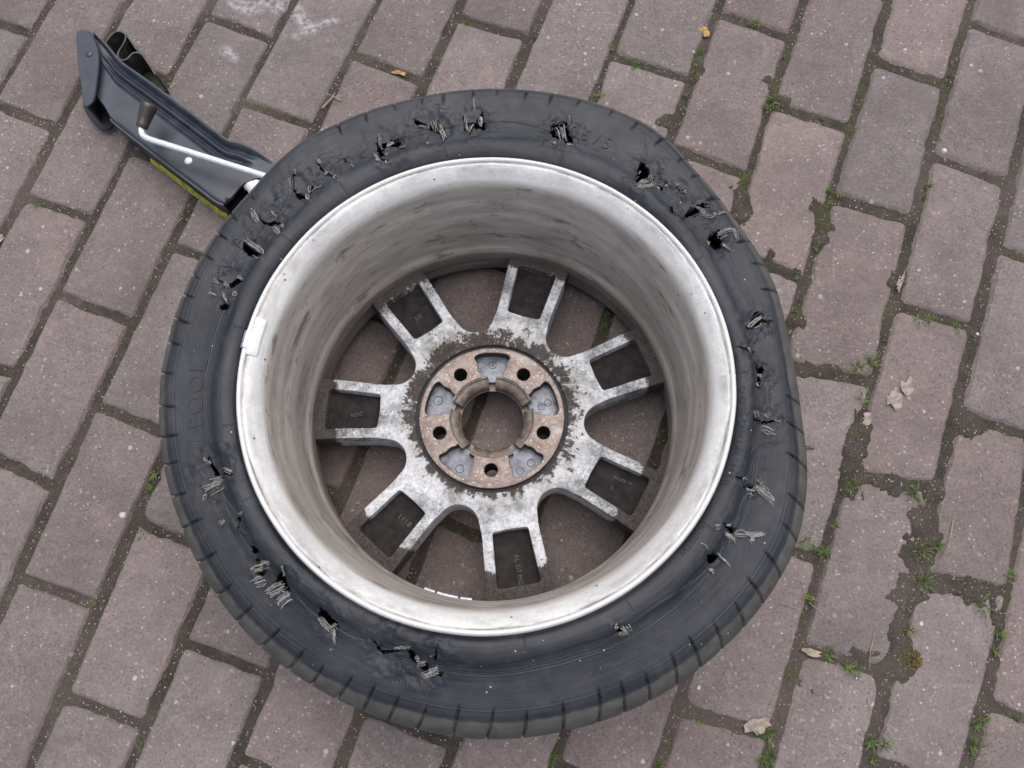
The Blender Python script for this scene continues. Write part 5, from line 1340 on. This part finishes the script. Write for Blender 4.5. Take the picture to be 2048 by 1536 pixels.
# yellow sticker strip on the lower-left wall
st = le[22:i1 - 1].copy()
T = np.gradient(st[:, :2], axis=0); T /= np.linalg.norm(T, axis=1)[:, None]; N = np.stack([T[:, 1], -T[:, 0]], 1)
cen = (Lr[30] + Ur[30]) / 2
sgn = 1.0 if ((st[10, :2] + N[10] * .01 - cen[:2]) @ (st[10, :2] - cen[:2])) > ((st[10, :2] - cen[:2]) @ (st[10, :2] - cen[:2])) else -1.0
V = []
for i, p in enumerate(st):
    wv_ = .0018 * math.sin(i * .9) + (.003 if 17 < i < 22 else 0)
    hi_ = .0225 if i > 3 else .0225 - (3 - i) * .003
    V += [(p[0] + sgn * N[i, 0] * .0034, p[1] + sgn * N[i, 1] * .0034, hi_ + wv_ * .5), (p[0] + sgn * N[i, 0] * (.0062 + .5 * abs(wv_)), p[1] + sgn * N[i, 1] * (.0062 + .5 * abs(wv_)), .0065 - .4 * wv_)]
F = [(2 * i, 2 * i + 1, 2 * i + 3, 2 * i + 2) for i in range(len(st) - 1)]
jpart(MB().add((V, F)), 'warning_sticker', M_YELLOW)


def plate(poly, thick, bev=.001):
    P = np.asarray(poly); xy = ccw(P[:, :2]); z = P[:, 2].mean()
    ins = offset_loop(xy, bev); n = len(xy)
    V = [(*p, z) for p in ins] + [(*p, z - bev) for p in xy] + [(*p, z - thick) for p in xy]
    F = [tuple(range(n)), tuple(2 * n + k for k in range(n))[::-1]]
    for lv in range(2):
        for k in range(n): F.append((lv * n + k, (lv + 1) * n + k, (lv + 1) * n + (k + 1) % n, lv * n + (k + 1) % n))
    return V, F


def smooth_loop(P, it=2):
    P = np.asarray(P, float)
    for _ in range(it):
        Q = np.roll(P, -1, 0); P = np.stack([.75 * P + .25 * Q, .25 * P + .75 * Q], 1).reshape(-1, P.shape[1])
    return P


pl = smooth_loop(arr(JPLATE), 2)
m = MB(); m.add(plate(pl, .0028))
q = arr(JPLATE)
edge = np.array([q[9], q[10], q[11], q[12], q[13], q[14], q[15], q[0], q[1], q[2]])
er = resample(edge, 26); er[:, 2] -= .0012
jpart(m, 'foot_plate', M_BLACK)
m = MB()
er2 = er[4:].copy()
m.add(wall(er2, .006, .0022))
jpart(m, 'foot_side', M_BLACK)
lw_ = smooth_loop(arr(JLOW), 2)
jpart(MB().add(plate(lw_, .003)), 'lower_flange', M_BLACK2)
# head at the far corner: a pressed strip bent into an S on edge, with its outer wall
sp_ = resample(smooth_loop(np.vstack([arr(JS)]), 0), 44)
for _ in range(3): sp_[1:-1] = .25 * sp_[:-2] + .5 * sp_[1:-1] + .25 * sp_[2:]
m = MB(); m.add(wall(sp_, .004, .0018))
jpart(m, 'hooked_strip', M_STEEL)
ow = resample(arr(JW), 16)
m = MB(); m.add(wall(ow, .004, .0020))
base_poly = np.vstack([arr(JS)[0:1], arr(JW)[[0, 2, 3, 4, 5]], arr(JU)[2:3], arr(JU)[1:2]]); base_poly[:, 2] = .006
m.add(plate(base_poly, .003, .0004))
jpart(m, 'head_bracket', M_STEEL)
# crank: rod, knob
rod = arr(JROD)[::-1]
d0 = rod[-1] - rod[-2]; d0 /= np.linalg.norm(d0)
rp = resample(rod, 60)
for _ in range(4): rp[1:-1] = .25 * rp[:-2] + .5 * rp[1:-1] + .25 * rp[2:]
jpart(MB().add(tube(rp, .0037, 10)), 'crank_rod', M_ROD)
k0, k1 = arr(JKNOB)
dv = k1 - k0
prof_k = [(-.10, .0042), (-.09, .0066), (.0, .0070), (.06, .0074), (.10, .0071), (.45, .0084), (.85, .0098), (.96, .0098), (1.02, .0088), (1.05, .0060), (1.055, .0010)]
jpart(MB().add(tube([k0 + dv * s for s, r in prof_k], [r for s, r in prof_k], 24)), 'crank_knob', M_KNOB)
def dome(c, r, h, n=20):
    V = []; F = []
    for lv, (a, b) in enumerate(((1, 0), (.96, .45), (.75, .8), (.4, .97))):
        V += [(c[0] + r * a * math.cos(2 * math.pi * k / n), c[1] + r * a * math.sin(2 * math.pi * k / n), c[2] + h * b) for k in range(n)]
    for lv in range(3):
        for k in range(n): F.append((lv * n + k, lv * n + (k + 1) % n, (lv + 1) * n + (k + 1) % n, (lv + 1) * n + k))
    F.append(tuple(3 * n + k for k in range(n)))
    return V, F
c = arr(JRIVET)[0]; c[2] = .0440
jpart(MB().add(dome(c, .0050, .0030)), 'rivet', M_RIVET)
c = arr(JRIVET2)[0]; c[2] = .0578
jpart(MB().add(dome(c, .0048, .0020)), 'rivet', M_BLACK)
c = arr(JL)[6] + np.array([.003, .006, 0]); c[2] += .0008
jpart(MB().add(dome(c, .0022, .0003, 12)), 'hole_shade_disc', M_BLACK2)  # flat black disc, its colour stands in for the shade inside a hole
n0, n1 = arr(JNUT); dv = n1 - n0
pk_ = [(-.02, .002), (-.015, .0078), (.02, .0092), (.22, .0095), (.25, .0112), (.95, .0112), (1.0, .008)]
jpart(MB().add(tube([n0 + dv * s for s, r in pk_], [r for s, r in pk_], 20)), 'spindle_nut', M_WHITE)

# ------------------------------------------------------------------ grass and debris
def tuft(x, y, size, seed):
    lr = np.random.default_rng(seed)
    m = MB()
    R = size * .00060
    nb = int(5 + size * .75)
    for k in range(nb):
        an = lr.uniform(0, 6.28); ln = R * lr.uniform(.45, 1.0); rise = ln * lr.uniform(.25, .9)
        bx, by = x + lr.normal(0, R * .12), y + lr.normal(0, R * .12)
        w = lr.uniform(.0005, .0010)
        px, py = -math.sin(an), math.cos(an)
        V = []; nseg = 4
        bend = lr.normal(0, .5)
        for s in range(nseg + 1):
            t = s / nseg
            a2 = an + bend * t
            cx_, cy_ = bx + math.cos(a2) * ln * t, by + math.sin(a2) * ln * t
            cz = -.002 + rise * math.sin(t * 2.2)
            ww = w * (1 - t * .85) 
            V += [(cx_ - px * ww, cy_ - py * ww, cz + .0002), (cx_ + px * ww, cy_ + py * ww, cz - .0002)]
        m.add((V, [(2 * s, 2 * s + 1, 2 * s + 3, 2 * s + 2) for s in range(nseg)]), 1 if lr.random() < .28 else 0)
    return m


LBL = {0: 'small grass tuft in the joint below the jack, left of the tyre', 1: 'tiny grass tuft in the joint above the tyre, near the top edge', 3: 'grass tuft in the joint above the upper right of the tyre',
       5: 'grass tuft beside the orange lichen spot at the top', 9: 'large yellowish grass tuft in the wide joint right of the tyre top', 15: 'grass tuft beside the long joint in the upper right',
       27: 'grass tuft growing in the joint right of the dry husk', 29: 'bright grass tuft ending that joint on the right', 34: 'long grass tuft close beside the leaf flakes',
       33: 'grass tuft beside the tyre edge left of the leaf flakes', 38: 'grass tuft in the wide joint right of the tyre', 39: 'star shaped grass tuft in the dirt patch right of the tyre',
       41: 'yellow green weed touching the lower right edge of the tyre', 46: 'sprawling grass tuft in the big dirt patch, beside the straw', 47: 'upright grass tuft next to the long pale straw',
       48: 'star shaped grass tuft below the two sprawling tufts', 51: 'green grass tuft in the joint near the right edge', 54: 'grass tuft at the right edge above the corner',
       57: 'flat grass tuft beside the dry leaf scrap, below the tyre', 58: 'grass tuft above the ochre moss joint at lower right', 60: 'bright tuft beside the ochre scrap below the tyre',
       61: 'tuft at the bottom edge below the ochre scrap', 63: 'spreading grass tuft at the bottom edge right of centre', 65: 'dense grass tuft in the lower right corner joint'}
used = set()
rest = MB()
for i, (x, y, s) in enumerate(TUFTS):
    x, y = x / 1000, y / 1000
    m = tuft(x, y, s, 100 + i)
    if i in LBL:
        o = m.build('grass_tuft', [M_GRASS, M_GRASS2], None, True, (x, y, 0))
        tag(o, LBL[i], 'grass tuft', 'grass tufts growing in the paving joints')
    else:
        rest.add((m.v, m.f))
        rest.m[-len(m.f):] = m.m
# sprigs of moss scattered along the damp joints
for (x, y, s) in MOSS:
    for k in range(int(s * 1.6)):
        a = rng.uniform(0, 6.28); q = s * .00035 * math.sqrt(rng.uniform(0, 1))
        t_m = tuft(x / 1000 + q * math.cos(a), y / 1000 + q * math.sin(a), 2.6, int(rng.integers(1e6)))
        rest.add((t_m.v, t_m.f)); rest.m[-len(t_m.f):] = t_m.m
o = rest.build('moss_and_seedlings', [M_GRASS, M_GRASS2])
tag(o, 'scattered seedlings and moss in the paving joints', 'moss', kind='stuff')


def flake(c, r, seed, ar=1.4, rot=0.0, curl=.002, z=.001, thick=.0006):
    lr = np.random.default_rng(seed)
    n = 14; V = []; F = []
    rad = r * (1 + lr.normal(0, .24, n))
    ce_, se_ = math.cos(rot), math.sin(rot)
    for lv, f in enumerate((.45, 1.0)):
        for k in range(n):
            a = 2 * math.pi * k / n
            px = rad[k] * f * ar * math.cos(a); py = rad[k] * f * math.sin(a)
            V.append((c[0] + px * ce_ - py * se_, c[1] + px * se_ + py * ce_, z + curl * f * f * (.4 + .6 * math.sin(2 * a + seed))))
    V.append((c[0], c[1], z))
    m0 = len(V)
    for k in range(n):
        F.append((2 * n, k, (k + 1) % n)); F.append((k, n + k, n + (k + 1) % n, (k + 1) % n))
    V2 = [(a, b, z_ - thick) for a, b, z_ in V]
    F2 = [tuple(m0 + q for q in f)[::-1] for f in F]
    F3 = [(n + (k + 1) % n, n + k, m0 + n + k, m0 + n + (k + 1) % n) for k in range(n)]
    return V + V2, F + F2 + F3


def D(k): return np.array(DEB[k]) / 1000
def thing_mesh(mb_, name, mats, at, label, cat, group=None):
    o = mb_.build(name, mats, None, True, (at[0], at[1], 0.0)); return tag(o, label, cat, group)


p = D('twig')
m = MB()
m.add(tube([(p[0][0], p[0][1], .002), (p[1][0], p[1][1], .004), (p[2][0], p[2][1], .0045), (p[3][0], p[3][1], .002)], [.0013, .0014, .0012, .0008], 6))
q = D('twig2'); m.add(tube([(q[0][0], q[0][1], .0035), (q[1][0], q[1][1], .0055)], [.0012, .0007], 6))
thing_mesh(m, 'twig', M_STRAW, p[1], 'small forked pale twig on the joint between the jack and the tyre top', 'twig')
p = D('dry_leaf'); c = p.mean(0); dv = p[1] - p[0]
thing_mesh(MB().add(flake(c, .0034, 3, np.linalg.norm(dv) / 2 / .0034, math.atan2(dv[1], dv[0]), .002, .0022)), 'dry_husk', M_LEAF, c, 'long pale dry husk lying in the joint at the right', 'husk')
for k, (nm, r, rot, ar, lb) in enumerate((('flake1', .0085, .5, 1.1, 'lowest of the three clustered tan leaf flakes'), ('flake2', .0075, .9, 1.5, 'topmost of the three clustered tan leaf flakes, to their right'), ('flake3', .0075, 2.0, 1.2, 'leftmost of the three clustered tan leaf flakes'), ('flake4', .0060, 1.2, 1.2, 'single tan leaf flake in the joint left of the cluster'))):
    c = D(nm)[0]
    if nm == 'flake1': c = c + np.array([-.006, -.014])
    thing_mesh(MB().add(flake(c, r, 20 + k, ar, rot, .0022, .0018)), 'leaf_flake', M_LEAF, c, lb, 'leaf', 'dry leaf flakes')
mmc = MB(); cc = D('flake1')[0]
for k in range(16):
    a = rng.uniform(0, 6.28); q = rng.uniform(.004, .018)
    mmc.add(flake(cc + np.array([q * math.cos(a) - .004, q * math.sin(a) * .7 - .006]), rng.uniform(.0008, .0024), int(rng.integers(1e6)), 1.4, a, .0006, .0010, .0004))
thing_mesh(mmc, 'leaf_crumbs', M_LEAF, cc, 'crumbs of dry leaf strewn between the clustered flakes', 'leaf')['kind'] = 'stuff'
c = D('flake5')[0]
thing_mesh(MB().add(flake(c, .0070, 31, 2.0, .25, .001, .0016)), 'leaf_scrap', M_LEAF, c, 'ochre leaf scrap on the brick corner below the tyre', 'leaf')
c = D('leaf2')[0]
thing_mesh(MB().add(flake(c, .0045, 33, 1.3, 1.0, .002, .0016)), 'leaf_crumb', M_LEAF, c, 'orange leaf crumb at the left edge of the paving', 'leaf')
c = D('leaf3')[0]
thing_mesh(MB().add(flake(c, .0035, 34, 3.2, -.35, .002, .0016)), 'curled_leaf', M_STRAW, c, 'curled brown leaf in the joint below right of the tyre', 'leaf')
c = D('ob')[0]
thing_mesh(MB().add(flake(c, .0028, 35, 3.6, -.25, .001, .0010)), 'leaf_strip', M_ORANGE, c, 'orange leaf strip in the joint above the tyre', 'leaf')
c = D('orange')[0]
thing_mesh(MB().add(flake(c, .0066, 41, 1.0, .3, .0003, .0008, .002)).add(flake(c + np.array([.002, -.005]), .0045, 42, 1.1, .9, .0004, .0010, .002)), 'lichen_spot', M_ORANGE, c, 'orange lichen spot in the joint at the top', 'lichen')
mcl = [m_ for m_ in MOSS if m_[2] == 24][0]
c = np.array([mcl[0], mcl[1]]) / 1000
mm_ = MB()
for k in range(90):
    a = rng.uniform(0, 6.28); q = .011 * math.sqrt(rng.uniform(0, 1)); ht = .004 * (1 - (q / .011) ** 2)
    mm_.add(flake(c + np.array([q * 1.15 * math.cos(a), q * math.sin(a)]), rng.uniform(.0008, .0016), int(rng.integers(1e6)), 1.2, a, .0012, .0008 + ht, .0012))
thing_mesh(mm_, 'moss_cushion', M_OCHRE, c, 'ochre brown moss cushion in the dirt at lower right', 'moss')
for k, (nm, lb) in enumerate((('straw1', 'left dry straw stalk right under the tyre edge at lower right'), ('straw2', 'right dry straw stalk crossing the joint at lower right of the tyre'), ('straw3', 'curved pale straw lying along the brick edge at lower right'), ('straw4', 'longest pale straw standing by the sprawling tuft'), ('straw5', 'short dry straw lying on the brick near the bottom right'))):
    p = D(nm); c = p.mean(0)
    pts = resample(np.c_[p, np.linspace(.0015, .003, len(p))], 8); pts[:, 2] += .001 * np.sin(np.linspace(0, 3, 8))
    thing_mesh(MB().add(tube(pts, np.linspace(.0006, .0003, 8), 5)), 'straw', M_STRAW, c, lb, 'straw', 'dry straws')
def pebble(c, r, seed):
    lr = np.random.default_rng(seed); V = []; F = []; n = 9
    rad = r * (1 + lr.normal(0, .12, n))
    for (f, z) in ((1.0, .0), (1.05, r * .35), (.7, r * .8)):
        for k in range(n): V.append((c[0] + rad[k] * f * math.cos(6.283 * k / n), c[1] + rad[k] * f * math.sin(6.283 * k / n), z - .0004))
    for lv in range(2):
        for k in range(n): F.append((lv * n + k, lv * n + (k + 1) % n, (lv + 1) * n + (k + 1) % n, (lv + 1) * n + k))
    F.append(tuple(2 * n + k for k in range(n)))
    return V, F
for k, (nm, r, lb) in enumerate((('peb1', .0024, 'white pebble by the ochre moss at lower right'), ('peb2', .0026, 'pale round pebble on the brick under the tyre bottom right'), ('peb3', .0038, 'flat white crumb in the joint at the upper right'), ('peb4', .0036, 'pale stone on the brick edge left of the tyre'), ('peb5', .0020, 'tiny pale pebble at the right beside the grass joint'), ('peb6', .0018, 'small pale pebble on the brick right of the leaf flakes'))):
    c = D(nm)[0]
    thing_mesh(MB().add(pebble(c, r, 60 + k)), 'pebble', M_PEBBLE, c, lb, 'pebble', 'loose pebbles')
